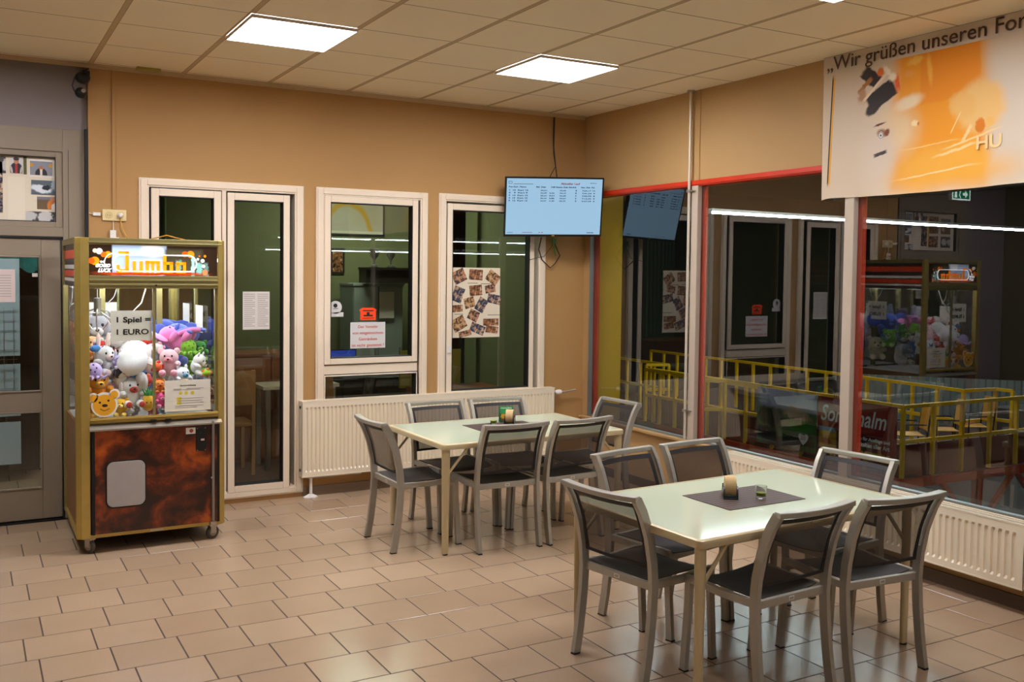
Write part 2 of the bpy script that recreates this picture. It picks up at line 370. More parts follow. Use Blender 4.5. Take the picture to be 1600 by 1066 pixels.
# entrance door on the left
root = thing('door_1', 'grey aluminium entrance door with glass panels at left edge', 'door'); root['kind'] = 'structure'
f = MB(); f.box(-4.33, -4.19, .05, .16, 0, 2.742); f.box(-5.45, -4.33, .05, .16, 2.585, 2.742); f.box(-5.45, -5.33, .05, .16, 0, 2.585); f.box(-5.33, -4.33, .05, .16, 1.995, 2.06)
f.ring(-5.33, -4.33, 2.06, 2.585, .045, .04, .062, .14)
f.build('door_frame', M_alu, root, bevel=.003)
g = MB(); g.box(-5.33, -4.33, .055, .15, 1.982, 1.995); g.box(-4.345, -4.33, .055, .15, .0, 1.99); g.box(-5.33, -4.19, .05, .2, 0, .012); g.ring(-5.287, -4.373, 2.098, 2.547, .004, .004, .061, .1)
g.box(-4.296, -4.293, .0485, .06, .05, 2.6)
g.build('seal', M_gasket, root)
f = MB(); f.box(-4.47, -4.345, .07, .13, .02, 1.98); f.box(-5.33, -5.21, .07, .13, .02, 1.98); f.box(-5.21, -4.47, .07, .13, 1.86, 1.98); f.box(-5.21, -4.47, .07, .13, .78, .915); f.box(-5.21, -4.47, .07, .13, .02, .235)
f.ring(-5.21, -4.47, .915, 1.86, .012, .012, .062, .075); f.ring(-5.21, -4.47, .235, .78, .012, .012, .062, .075)
leaf = f.build('door_leaf', M_alu, root, bevel=.003)
MB().box(-5.21, -4.47, .095, .103, .915, 1.86).box(-5.21, -4.47, .095, .103, .235, .78).build('door_glass', M_gback, root)
h_ = MB(); h_.tube([(-5.24, .03, .95), (-5.24, -.02, .97), (-5.24, -.02, 1.25), (-5.24, .03, 1.27), (-5.24, .07, 1.27)], .012); h_.build('door_handle', M_steel, root, smooth=True)
MB().box(-5.287, -4.373, .1, .106, 2.098, 2.547).build('transom_board', M_paper, root)

# hall window frames: aluminium mullions inside, red steel outside, panes
root = thing('window_4', 'large hall window in aluminium and red steel frames', 'window'); root['kind'] = 'structure'
for y0, y1, z0, z1 in ((-1.583, -1.508, .49, 2.47), (-3.093, -3.018, .49, 2.47), (-5.3, -5.22, .49, 2.47), (-7.5, -7.42, .49, 2.47)):
    MB().box(-.015, .028, y0, y1, z0, z1).build('mullion', M_mull, root, bevel=.003)
m_ = MB(); m_.box(-.012, .028, -.118, -.105, .49, 2.5); m_.box(-.01, .028, FY, -.1, .488, .505); m_.build('edge_profile', mat('edge_alu', '8f9590', .35, metal=.6), root)
for y0, y1 in ((-.178, -.03), (-1.628, -1.53), (-3.138, -3.04), (-5.38, -5.3), (-7.58, -7.5)):
    MB().box(.045, .056, y0, y1, .4, 2.5).build('red_post', M_red, root, bevel=.004)
MB().box(-.012, .12, FY, -.106, 2.468, 2.502).box(-.02, -.012, FY, -.106, 2.476, 2.512).build('red_top_rail', M_red, root, bevel=.004)
MB().box(.045, .12, FY, -.1, .40, .47).build('red_bottom_rail', M_red, root)
for a, b in ((-1.51, -.118), (-3.02, -1.58), (-5.22, -3.09), (-7.42, -5.3), (-11.9, -7.5)):
    MB().box(.028, .034, a, b, .5, 2.475).build('pane', M_gwin, root)
# ------------------------------------------------------------------ chairs and tables
kq = NT('sling_mesh'); kx, ky, kz = kq.xyz()
tr_ = kq.add('ShaderNodeBsdfTransparent'); tr_.inputs[0].default_value = (.9, .86, .8, 1)
kq.b.inputs['Base Color'].default_value = hx('3f3733'); kq.b.inputs['Roughness'].default_value = .55; kq.b.inputs['Specular IOR Level'].default_value = .35
mx_ = kq.add('ShaderNodeMixShader'); mx_.inputs[0].default_value = .74; kq.l.new(tr_.outputs[0], mx_.inputs[1]); kq.l.new(kq.b.outputs[0], mx_.inputs[2]); kq.l.new(mx_.outputs[0], kq.out.inputs[0]); M_sling = kq.m
M_seat = mat('seat_sling', '3a332f', .6, var=.08, scale=30, bump=.25, bscale=500)
M_hem = mat('sling_hem', '1e1a18', .6)
UP = [(0, 0), (.022, .12), (.042, .28), (.05, .42), (.042, .52), (.012, .66), (-.03, .76), (-.066, .818)]
def yup(z):
    for (a, b), (c, d) in zip(UP, UP[1:]):
        if z <= d: return a+(c-a)*(z-b)/(d-b)
    return UP[-1][0]
def bow(u): return -.028*(1-(2*u-1)**2)
def make_chair(label, loc, rz, group):
    t = thing('dining_chair', label, 'chair', loc, rz, group)
    hw = .217
    for s in (-1, 1):
        n = 14; zs = [0.006+(.818-.006)*i/n for i in range(n+1)]
        mb = MB(); mb.bar([(s*hw, yup(z), z) for z in zs], .024, .042, up=(0, 1, 0)); mb.cur = 1
        for z in (.56, .64, .72): mb.cyl((s*(hw-.0125) - (.002 if s > 0 else -.0), yup(z), z), .005, .002, 'x', 8)
        lg = mb.build('leg', [M_chairalu, M_steel], t, bevel=.0025); MB().box(s*hw-.013, s*hw+.013, -.019, .019, 0, .007).build('foot_cap', M_black, lg)
        mb = MB(); mb.bar([(s*hw, .462, .006), (s*hw, .452, .15), (s*hw, .44, .3), (s*hw, .436, .43)], .024, .036, up=(0, 1, 0)); lg = mb.build('leg', M_chairalu, t, bevel=.003)
        MB().box(s*hw-.013, s*hw+.013, .443, .481, 0, .007).build('foot_cap', M_black, lg)
    mb = MB()
    for s in (-1, 1): mb.bar([(s*hw, .05, .425), (s*hw, .25, .42), (s*hw, .38, .428), (s*hw, .45, .425)], .022, .034)
    mb.bar([(-hw, .055, .415), (hw, .055, .415)], .02, .036); mb.bar([(-hw, .43, .40), (hw, .43, .40)], .02, .03)
    mb.build('seat_frame', M_chairalu, t, bevel=.003)
    mb = MB(); mb.bar([(-hw-.012+(2*hw+.024)*i/16, -.070+bow(i/16), .822-.004*(1-(i/8-1)**2)) for i in range(17)], .042, .024); mb.build('top_rail', M_chairalu, t, bevel=.004)
    MB().grid(lambda u, v: (-.195+.39*u, .075+.375*v, .441-.022*(1-(2*u-1)**2)*(1-.3*v)-.012*max(0, (v-.8)/.2)**2), 10, 10, (0, 0, -.004)).build('seat', M_seat, t, smooth=True)
    def bk(u, v):
        z = .495+.30*v; return (-.197+.394*u, yup(z)+bow(u)*(.35+.65*v), z)
    b = MB().grid(bk, 12, 8).build('backrest', M_sling, t, smooth=True)
    hm = MB()
    for v0, v1 in ((0, .05), (.93, 1.0)): hm.grid(lambda u, v: tuple(Vector(bk(u, v0+(v1-v0)*v))+Vector((0, .002, 0))), 12, 1, (0, -.005, 0))
    for u0, u1 in ((0, .05), (.95, 1.0)): hm.grid(lambda u, v: tuple(Vector(bk(u0+(u1-u0)*u, v))+Vector((0, .002, 0))), 1, 8, (0, -.005, 0))
    hm.build('hem', M_hem, b)
    mb = MB(); mb.box(-.016, .016, .0435, .0447, .407, .424); mb.build('tag', M_white, t); MB().box(-.011, .011, .0425, .0436, .41, .421).build('tag_print', M_chairalu, t)
    return t
CH = [
 ('grey mesh chair at the left end of the far table, sideways on', (-2.597, -1.555), -90+1, 'f'),
 ('grey mesh chair on the near side of the far table, left of two', (-1.90, -2.044), -2, 'f'),
 ('grey mesh chair on the near side of the far table, right of two', (-1.395, -2.045), 4, 'f'),
 ('grey mesh chair behind the far table by the radiator, left of two', (-1.93, -1.02), 182, 'f'),
 ('grey mesh chair behind the far table by the radiator, right of two', (-1.435, -1.045), 177, 'f'),
 ('grey mesh chair at the right end of the far table near the yellow post', (-.70, -1.47), 92, 'f'),
 ('grey mesh chair at the left end of the near table, sideways on', (-2.417, -3.874), -80, 'n'),
 ('grey mesh chair on the near side of the near table, left of two', (-1.885, -4.50), 3.5, 'n'),
 ('grey mesh chair on the near side of the near table, right of two', (-1.362, -4.53), -4.8, 'n'),
 ('grey mesh chair behind the near table, left of two', (-1.835, -3.25), 191, 'n'),
 ('grey mesh chair behind the near table, right of two', (-1.32, -3.19), 184, 'n'),
 ('grey mesh chair behind the right end of the near table, by the window ledge', (-.835, -3.83), 97, 'n')]
c0 = None
for lb, (x, y), a, gq in CH:
    gname = 'chairs around the far table' if gq == 'f' else 'chairs around the near table'
    if c0 is None: c0 = make_chair(lb, (x, y, 0), RD(a), gname)
    else: dup(c0, (x, y, 0), RD(a), lb, gname)

M_top = mat('frosted_table_glass', 'd2dabb', .08, spec=.5, coat=.0)
def rrect(hxx, hy, r, n=6):
    p = []
    for cx, cy, a0 in ((hxx-r, hy-r, 0), (-hxx+r, hy-r, 90), (-hxx+r, -hy+r, 180), (hxx-r, -hy+r, 270)):
        for i in range(n+1): a = RD(a0+90*i/n); p.append((cx+r*cos(a), cy+r*sin(a)))
    return p
def make_table(label, loc, rz, L=1.40, W=.90, Ht=.705):
    t = thing('dining_table', label, 'table', loc, rz, 'glass topped dining tables')
    prof = [(.0, -.034), (.0, -.012), (-.003, -.004), (-.010, 0), (-.022, 0), (-.022, -.004), (-.022, -.034)]
    mb = MB(); R = [[(x, y, Ht+dz) for x, y in rrect(L/2+o, W/2+o, .03+o if .03+o > .006 else .006)] for o, dz in prof]
    mb.loops(R+[R[0]], cap=False); mb.build('table_frame', M_tabframe, t, smooth=True)
    MB().loops([[(x, y, Ht-.008) for x, y in rrect(L/2-.021, W/2-.021, .01)], [(x, y, Ht-.0015) for x, y in rrect(L/2-.021, W/2-.021, .01)]]).build('tabletop', M_top, t)
    for sx in (-1, 1):
        for sy in (-1, 1):
            x, y = sx*(L/2-.035), sy*(W/2-.035)
            mb = MB(); mb.loops([[(x+cos(2*pi*j/14)*.027*k, y+sin(2*pi*j/14)*.016*k, z) for j in range(14)] for z, k in ((.008, .85), (.3, .95), (Ht-.03, 1.1))]); lg = mb.build('leg', M_tabframe, t, smooth=True)
            MB().cyl((x, y, 0), .017, .009, 'z', 12).build('foot_cap', M_black, lg)
            MB().tube([(x-sx*.005, y, .50), (x-sx*.16, y, Ht-.03)], .009, 8).build('brace', M_tabframe, t, smooth=True)
    mb = MB()
    for sx in (-1, 1): mb.bar([(sx*(L/2-.16), -W/2+.03, Ht-.03), (sx*(L/2-.16), W/2-.03, Ht-.03)], .03, .022)
    mb.build('cross_rail', M_tabframe, t)
    return t
T1, T2, ZT = (-1.655, -1.53), (-1.671, -3.925), .7035
make_table('far dining table with pale glass top and cream frame, before the radiator', (T1[0], T1[1], 0), RD(.5))
make_table('near dining table with pale glass top and cream frame, at lower right', (T2[0], T2[1], 0), RD(3), 1.42, .90)

km = NT('woven_placemat'); mxx, myy, mzz = km.xyz()
st = km.math('SINE', km.math('MULTIPLY', myy, 190)); st2 = km.math('SINE', km.math('MULTIPLY', mxx, 1500))
km.l.new(km.mix(km.math('MULTIPLY_ADD', st, .25, km.math('MULTIPLY_ADD', st2, .1, .4)), hx('3b2c28'), hx('6b564c')), km.b.inputs['Base Color']); km.b.inputs['Roughness'].default_value = .6; M_mat = km.m
for lb, x, y, a in (('dark brown woven placemat on the far table', -1.65, -1.50, 0), ('dark brown woven placemat on the near table', -1.65, -3.90, 1)):
    o = MB().box(-.245, .245, -.165, .165, 0, .002).build('placemat', M_mat, loc=(x, y, ZT+.0015), rot=(0, 0, RD(a))); tag(o, lb, 'placemat', 'woven placemats')
M_hold = mat('dark_green_holder', '0a1a14', .3, coat=.3); M_coast = mat('cardboard_coaster', 'e0bd84', .75, var=.08, scale=40)
M_cprint = mat('coaster_print', '1f5a38', .6); M_goldt = mat('gold_print', 'b58f3a', .5)
def coaster_holder(label, x, y, rz):
    t = thing('coaster_holder', label, 'coaster holder', (x, y, ZT+.0035), rz, 'beer mat holders')
    mb = MB(); mb.box(-.05, .05, -.032, .032, 0, .008)
    mb.build('base', M_hold, t, bevel=.002)
    for s in (-1, 1):
        o = [(-.05, 0), (.05, 0), (.05, .03), (.043, .05), (.03, .062), (.02, .045), (.0, .038), (-.02, .045), (-.03, .062), (-.043, .05), (-.05, .03)]
        MB().prism(o, s*.032-.003, s*.032+.003).build('side_plate', M_hold, t)
    text('BEER', .018, M_goldt, t, (-.02, -.0362, .012), width=.04) if False else MB().box(-.02, .02, -.0362, -.0352, .016, .02).box(-.015, .015, -.0362, -.0352, .024, .027).build('gold_mark', M_goldt, t)
    return t
def coasters(label, x, y, rz):
    t = thing('coaster_stack', label, 'coasters', (x, y, ZT+.0125), rz, 'stacks of beer mats on edge')
    for i in range(9):
        yy = -.026+i*.0058; MB().cyl((0, yy, .0475), .047, .0015 if False else .0046, 'y', 28).build('coaster', M_coast, t, smooth=False)
    c = MB().cyl((0, .0263, .0475), .04, .0006, 'y', 24).build('printed_face', M_cprint, t); MB().cyl((0, .0269, .05), .016, .0006, 'y', 16).build('red_mark', mat('red_print', 'b8401c', .6), c)
    return t
coaster_holder('black beer mat holder on the near placemat', -1.715, -3.875, RD(-127)); coasters('upright row of round cardboard beer mats on the near table', -1.715, -3.875, RD(-127))
coaster_holder('black beer mat holder on the far table beside the green card', -1.565, -1.43, RD(-127)); coasters('upright row of round cardboard beer mats on the far table', -1.565, -1.43, RD(-127))
M_tumb = NT('tumbler_glass'); M_tumb.b.inputs['Transmission Weight'].default_value = 1; M_tumb.b.inputs['Roughness'].default_value = 0.0; M_tumb.b.inputs['IOR'].default_value = 1.3; M_tumb = M_tumb.m
M_moss = mat('green_moss', '8a9a1c', .6, var=.3, scale=120)
def tumbler(label, x, y, r=.028, h=.062, z0=.0035):
    t = thing('small_glass', label, 'glass', (x, y, ZT+z0), 0, 'small glasses with green filling')
    MB().lathe((0, 0, 0), [(.001, 0), (r*.84, 0), (r*.9, .004), (r, h), (r-.0022, h), (r*.84, .014), (.001, .012)], 24).build('glass_body', M_tumb, t, smooth=True)
    MB().cyl((0, 0, .0145), r*.78, .016, 'z', 18, r*.84).build('green_filling', M_moss, t)
tumbler('small clear glass with green filling on the near placemat', -1.60, -3.965)
tumbler('tiny glass candle holder on the far placemat, left of the card', -1.69, -1.415, .024, .03)
t = thing('table_card', 'green upright advertising card on the far table', 'card', (-1.555, -1.36, ZT+.0035), RD(-20))
M_card = paint('green_card_print', '0f5a36', [('r', 0, .09, .05, .028, 0, .3, '2f9a52'), ('e', -.02, .045, .022, .022, 0, .4, 'd8a020', .02), ('e', .022, .035, .018, .03, 0, .3, 'e4d7a0', .02), ('e', 0, .02, .04, .012, 0, .4, '9a3a18', .02)], .35)
MB().box(-.05, .05, -.001, .001, 0, .115).build('card_front', M_card, t, rot=(RD(-9), 0, 0)); MB().box(-.05, .05, -.001, .001, 0, .115).build('card_back', M_card, t, rot=(RD(9), 0, 0), loc=(0, .036, 0))
M_wtxt = mat('white_print', 'f2f2ea', .5)
text('Unsere Biere', .014, M_wtxt, t, (-.04, .012, .098), rot=(RD(81), 0, 0), width=.08)

# ------------------------------------------------------------------ radiators
def radiator(name, label, L, Z0, Z1, D, loc, rz, step=.0333, pipes=()):
    t = thing(name, label, 'radiator', loc, rz, 'ribbed white panel radiators'); h = Z1-Z0
    n = int((L-.04)/step); mb = MB(); x0 = (L-n*step)/2
    # ribbed front sheet: profile in plan, blended flat at top and bottom
    prof = []
    for i in range(n):
        b = x0+i*step; prof += [(b, 0), (b+step*.22, 0), (b+step*.36, 1), (b+step*.66, 1), (b+step*.80, 0)]
    prof = [(0, 0)]+prof+[(L, 0)]
    rows = [(Z0, 0), (Z0+.035, 0), (Z0+.05, 1), (Z1-.065, 1), (Z1-.05, 0), (Z1-.004, 0)]
    ids = [[mb.P((x, .011*d*k, z)) for x, d in prof] for z, k in rows]
    for a, b in zip(ids, ids[1:]):
        for j in range(len(prof)-1): mb.F((a[j], a[j+1], b[j+1], b[j]))
    mb.build('ribbed_front', M_rad, t)
    mb = MB(); mb.box(.0, L, D-.012, D, Z0, Z1); mb.box(0, .004, 0, D, Z0, Z1-.004); mb.box(L-.004, L, 0, D, Z0, Z1-.004); mb.box(0, L, -.002, .006, Z1-.01, Z1); mb.box(0, L, -.002, .003, Z0-.004, Z0+.004)
    for i in range(int(L/.012)): mb.box(i*.012+.002, i*.012+.005, 0.006, D, Z1-.006, Z1-.001)
    mb.box(0, L, .004, .01, Z1-.004, Z1); mb.box(0, L, D*.5-.004, D*.5+.004, Z1-.004, Z1)
    mb.build('casing', M_rad, t)
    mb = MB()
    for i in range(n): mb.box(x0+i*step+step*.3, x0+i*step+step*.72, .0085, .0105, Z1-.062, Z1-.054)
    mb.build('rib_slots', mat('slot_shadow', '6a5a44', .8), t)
    mb = MB()
    for z in (Z0+.05, Z1-.05): mb.cyl((-.006, D*.5, z), .012, .008, 'x', 10)
    mb.build('plug', M_black, t)
    return t
t = radiator('radiator', 'long white ribbed radiator under the back windows', 2.31, .17, .765, .075, (-2.665, -.095, 0), 0)
mb = MB(); mb.tube([(2.31, .035, .715), (2.335, .035, .715)], .011, 10); vb = mb.build('valve', M_steel, t, smooth=True)
MB().lathe((0, 0, 0), [(.012, 0), (.019, .01), (.023, .02), (.024, .05), (.02, .062), (.001, .064)], 18).build('thermostat_head', M_white, t, smooth=True, rot=(0, pi/2, 0), loc=(2.335, .035, .715))
MB().tube([(2.40, .035, .715), (2.47, .035, .72), (2.55, .03, .73)], .007, 10).build('valve_stem', M_steel, t, smooth=True)
mb = MB(); mb.tube([(.085, .04, .17), (.085, .04, .02)], .012, 10); mb.box(.06, .5, .03, .055, .15, .17); mb.build('foot_pipe', M_white, t, smooth=True)
o = [(cos(2*pi*k/16)*(.062 if k % 2 else .045), sin(2*pi*k/16)*(.062 if k % 2 else .045)) for k in range(16)]
MB().loops([[(.085+x, .04+y*.55, 0) for x, y in o], [(.085+x*.9, .04+y*.5, .006) for x, y in o], [(.085+x*.2, .04+y*.15, .028) for x, y in o]]).build('pipe_rosette', M_white, t)
t = radiator('radiator', 'low white ribbed radiator under the hall window', 2.32, .15, .495, .10, (-.125, -2.045, 0), RD(-90), .04)
mb = MB(); mb.tube([(2.32, .05, .46), (2.37, .05, .46)], .012, 10); mb.tube([(2.32, .05, .19), (2.38, .05, .19), (2.38, .05, .02)], .012, 10); mb.build('valve', M_steel, t, smooth=True)
mb = MB(); mb.cyl((2.325, .05, .46), .02, .03, 'x', 14); mb.cyl((2.325, .05, .19), .018, .03, 'x', 14); mb.build('valve_knob', M_black, t, smooth=True)

# ------------------------------------------------------------------ screen in the corner
TVW, TVH = .865, .51
t = thing('wall_screen', 'flat black screen showing a race timing list, hung in the corner', 'screen'); 
yaw, tilt, roll = -.313, .203, .017
r_ = Vector((cos(yaw), sin(yaw), 0)); n_ = Vector((sin(yaw), -cos(yaw), 0)); u_ = Vector((0, 0, 1))*cos(tilt)+n_*sin(tilt); nn_ = n_*cos(tilt)-Vector((0, 0, 1))*sin(tilt)
rr_ = r_*cos(roll)+u_*sin(roll); uu_ = -r_*sin(roll)+u_*cos(roll); bk_ = -nn_
t.matrix_world = Matrix(((rr_.x, bk_.x, uu_.x, -.512), (rr_.y, bk_.y, uu_.y, -.292), (rr_.z, bk_.z, uu_.z, 2.351), (0, 0, 0, 1)))
M_scr = mat('screen_blue', '000000', .2, emit='a9d2f0', estr=.72)
mb = MB(); mb.box(-TVW/2, TVW/2, .002, .03, -TVH/2, TVH/2); mb.box(-TVW*.3, TVW*.3, .03, .055, -TVH*.38, TVH*.3); mb.build('housing', M_black, t, bevel=.003)
mb = MB(); mb.ring(-TVW/2, TVW/2, -TVH/2, TVH/2, .012, .012, -.004, .002, .018); mb.build('bezel', M_black, t)
so = MB().box(-TVW/2+.012, TVW/2-.012, -.001, .002, -TVH/2+.018, TVH/2-.012).build('display', M_scr, t)
M_tx = mat('screen_text', '27506e', .6); M_txr = mat('screen_text_red', 'a01c50', .6)
def st(body, x, z, wd, m=M_tx, sz=.016): text(body, sz, m, t, (x*TVW/2, -.0015, z*TVH/2), width=wd, name='screen_text', ext=.0002, height=sz*.8, bold=.0006)
st('Aktueller Lauf', .12, .76, .17, M_txr, .022); st('________', .72, .82, .06, M_tx, .004); st('______________________', -.83, .77, .17, M_tx, .004)
st('Pos Kart  Name', -.93, .65, .15); st('Btl. Zeit', -.38, .65, .085); st('Diff Beste Zeit Btl.Rd.', -.08, .65, .225); st('Ges. Zeit  Rd.', .53, .65, .125)
rows = [('1  16  Kart 16', '34,51', '', '33,68', '3', '7:34,17 14'), ('2   9  Kart 9', '34,39', '0,42', '34,19', '8', '7:41,54  9'), ('3  14  Kart 14', '35,21', '0,51', '34,68', '4', '7:05,99  8'), ('4  15  Kart 15', '36,44', '0,88', '34,64', '9', '7:12,42  8'), ('5  12  Kart 12', '44,57', '21,83', '45,53', '5', '6:57,59  5')]
for k, rw in enumerate(rows):
    z = .54-.088*k
    for tx, x, wd in zip(rw, (-.93, -.29, -.11, .10, .42, .56), (.165, .055, .045, .055, .012, .115)):
        if tx: st(tx, x, z, wd)
st('________', -.93, -.86, .05, M_tx, .004); st('______', -.62, -.86, .09, M_txr, .004); st('31, 29', -.30, -.88, .04, M_txr, .012); st('00:00:00', .70, -.88, .06, M_tx, .010)
mb = MB(); mb.ring(-TVW/2*.935, -TVW/2*.865, TVH/2*.77, TVH/2*.86, .003, .003, -.0022, -.001); mb.build('screen_logo', M_tx, t)
mb = MB(); mb.box(-.012, .012, -.006, -.004, -TVH/2+.003, -TVH/2+.012); mb.build('maker_badge', M_goldt, t)
br = MB(); br.tube([(0, .055, 0), (.03, .20, -.0), (.06, .26, .02)], .02, 8); br.box(-.08, .08, .05, .062, -.08, .08); br.build('wall_bracket', M_black, t)
M_cable = mat('dark_cable', '2c2018', .6)
tag(MB().tube([(-.353, -.014, 3.17), (-.36, -.02, 3.0), (-.352, -.02, 2.85), (-.335, -.03, 2.72), (-.33, -.05, 2.6), (-.36, -.10, 2.5)], .005, 6).tube([(-.343, -.014, 3.17), (-.352, -.02, 2.9), (-.33, -.02, 2.74), (-.40, -.04, 2.64), (-.42, -.1, 2.55)], .0035, 6).build('hanging_cable', M_cable, smooth=True), 'dark cable pair dropping from the ceiling to the screen', 'cable')
tag(MB().tube([(-.50, -.07, 2.10), (-.515, -.05, 1.99), (-.47, -.035, 1.90), (-.38, -.03, 1.83), (-.33, -.03, 1.87), (-.28, -.03, 1.94), (-.33, -.04, 2.02), (-.365, -.06, 2.08)], .005, 6).tube([(-.70, -.035, 1.93), (-.60, -.033, 1.90), (-.45, -.033, 1.93), (-.38, -.05, 2.02), (-.37, -.06, 2.08)], .0022, 6).build('looped_cable', M_cable, smooth=True), 'dark cable loop hanging below the screen', 'cable')
tag(MB().box(-.385, -.345, -.075, -.05, 2.045, 2.09).tube([(-.365, -.06, 2.05), (-.35, -.05, 1.98), (-.335, -.045, 1.94)], .008, 8).build('cable_adapter', mat('green_adapter', '5f8a3a', .4)), 'small green and white plug adapter hanging under the screen', 'adapter')

# pipe and conduit
t = thing('heating_pipe', 'thin white vertical pipe clipped to the right wall', 'pipe', (-.035, -1.505, 0))
MB().tube([(0, 0, .5), (0, 0, H)], .011, 12).build('pipe', mat('pipe_paint', 'd8ccb8', .3, metal=.2), t, smooth=True)
MB().cyl((0, 0, H-.012), .03, .012).build('ceiling_rosette', M_steel, t)
for z in (2.43, .72): MB().box(-.016, .016, -.016, .016, z-.01, z+.01).cyl((-.0, -.0, z), .018, .012).box(.0, .035, -.055, .01, z-.004, z+.006).build('pipe_clip', M_steel, t)
tag(MB().box(-.006, .0, -.004, .004, 2.46, H).build('cable_duct', M_wall, loc=(0, -1.58, 0)), 'thin tan cable duct on the right wall beside the pipe', 'cable duct')
tag(MB().box(-4.017, -3.993, -.014, 0, 2.2, H-.03).build('cable_duct', M_wall, bevel=.003), 'tan vertical cable duct above the double socket', 'cable duct')
t = thing('wall_socket', 'cream double wall socket with plugs, left of the french door', 'socket', (-4.003, -.001, 2.156))
MB().box(-.08, .08, -.014, 0, -.04, .04).build('plate', mat('cream_plastic', 'e8d29a', .4), t, bevel=.004)
for s in (-1, 1):
    mb = MB().cyl((s*.038, -.0165, 0), .026, .0035, 'y', 20); rg = mb.build('socket_face', mat('cream_plastic2', 'd9c289', .4), t)
    MB().cyl((s*.038-.008, -.0175, 0), .0025, .002, 'y', 8).cyl((s*.038+.008, -.0175, 0), .0025, .002, 'y', 8).build('socket_hole', M_ink, rg)
MB().lathe((0, 0, 0), [(.02, 0), (.018, .02), (.01, .03), (.001, .031)], 14).build('plug', M_white, t, rot=(pi/2, 0, 0), loc=(.038, -.0175, 0), smooth=True)
tag(MB().box(-4.145, -4.095, -.02, -.004, 2.148, 2.172).tube([(-4.145, -.012, 2.16), (-4.171, -.012, 2.166)], .003, 6).build('cable_adapter', M_white, bevel=.003), 'white inline plug beside the wall socket', 'adapter')
tag(MB().box(-4.035, -3.995, -.03, -.004, 1.98, 2.05).tube([(-4.01, -.015, 2.05), (-4.012, -.016, 2.115)], .003, 6).box(-3.998, -3.975, -.026, -.01, 1.988, 2.0).build('power_adapter', M_white, bevel=.004), 'white power adapter hanging below the wall socket', 'adapter')
tag(MB().tube([(-3.965, -.02, 2.13), (-3.95, -.02, 2.06), (-3.91, -.025, 1.98), (-3.89, -.06, 1.94), (-3.87, -.12, 1.90), (-3.8, -.2, 1.985), (-3.7, -.3, 2.015), (-3.6, -.32, 1.99), (-3.55, -.32, 1.975)], .004, 6).build('power_cable', mat('yellow_cable', 'd9a441', .5), smooth=True), 'yellow power cable from the socket over the claw machine', 'cable')
# camera pair under the ceiling
t = thing('security_camera', 'pair of small black cameras under the ceiling above the entrance', 'camera', (-4.21, -.03, 3.03))
MB().ball((0, -.04, .06), (.05, .045, .042)).box(-.0, .045, -.05, .02, .08, .11).build('camera_body', M_black, t, smooth=True)
MB().ball((-.015, -.05, -.045), .038).build('camera_head', M_black, t, smooth=True); MB().cyl((-.0, -.088, -.035), .014, .006, 'y', 12).build('lens', M_steel, t)
MB().tube([(.04, -.02, .13), (.0, -.05, .10), (-.05, -.03, .06), (-.065, -.03, 0), (-.04, -.03, -.06), (-.01, -.03, -.07)], .005, 6).build('camera_cable', M_black, t, smooth=True)
tag(MB().box(-3.86, -3.70, -.1, -.02, H-.018, H-.001).build('ceiling_bracket', mat('bracket', 'a89a4c', .5)), 'small flat olive fitting under the ceiling edge', 'fitting')

# ------------------------------------------------------------------ papers on the windows
YG = -.001+.011
def sheet(name, label, x0, x1, z0, z1, m, cat='sign', y=.0095, group=None):
    t = thing(name, label, cat, ((x0+x1)/2, y, (z0+z1)/2), 0, group); w_, h_ = x1-x0, z1-z0
    MB().box(-w_/2, w_/2, 0, .0015, -h_/2, h_/2).build('sheet', m, t); return t, w_, h_
t, w_, h_ = sheet('notice_sheet', 'white two column price list taped to the french door glass', -3.095, -2.89, 1.325, 1.615, mat('notice_paper', 'd9cfc4', .7), 'notice')
mb = MB()
for c_i in (0, 1):
    for k in range(17):
        x0 = -w_/2+.01+c_i*w_/2; mb.box(x0, x0+w_/2-.02-(.02 if k % 4 == 3 else 0), -.001, 0, h_/2-.022-k*.0152, h_/2-.018-k*.0152)
mb.build('printed_lines', mat('grey_print', '978d86', .7), t)
t, w_, h_ = sheet('notice_sign', 'white sign with red lettering on the window, about brought drinks', -2.236, -1.936, 1.157, 1.368, mat('sign_paper', 'd6d2cc', .6))
M_rt = mat('red_lettering', 'd0301c', .5)
for k, (tx, wd) in enumerate((('Der Verzehr', .17), ('von mitgebrachten', .265), ('Getränken', .155), ('ist nicht gestattet !', .275))): text(tx, .034, M_rt, t, (0, -.001, .058-k*.05), width=wd, align='CENTER')
t = thing('orange_sticker', 'orange house shaped sticker with black print on the window', 'sticker', (-2.085, .0095, 1.385)); o = [(-.066, 0), (.066, 0), (.066, .07), (.075, .078), (.07, .085), (.045, .10), (-.045, .10), (-.07, .085), (-.078, .078), (-.066, .07)]
MB().prism(o, 0, .0015).build('sheet', mat('fluorescent_orange', 'ff4a10', .5, emit='ff3a08', estr=.0), t)
mb = MB(); mb.box(-.045, .045, -.001, 0, .072, .08); mb.box(-.04, .04, -.001, 0, .03, .042); mb.box(-.012, .012, -.001, 0, .042, .064); mb.box(-.05, .05, -.001, 0, .014, .018); mb.build('black_print', M_ink, t)
t = thing('round_sticker', 'round white sticker with a black dot at left of window glass', 'sticker', (-2.36, .0095, 1.49))
MB().cyl((0, 0, .0), .052, .0015, 'y', 28).box(-.05, .065, 0, .0015, -.075, -.04).build('sheet', mat('sticker_white', 'd5d2cc', .5), t); MB().cyl((-.002, -.001, .014), .017, .001, 'y', 16).box(-.02, .02, -.001, 0, -.012, -.008).build('print', M_ink, t)
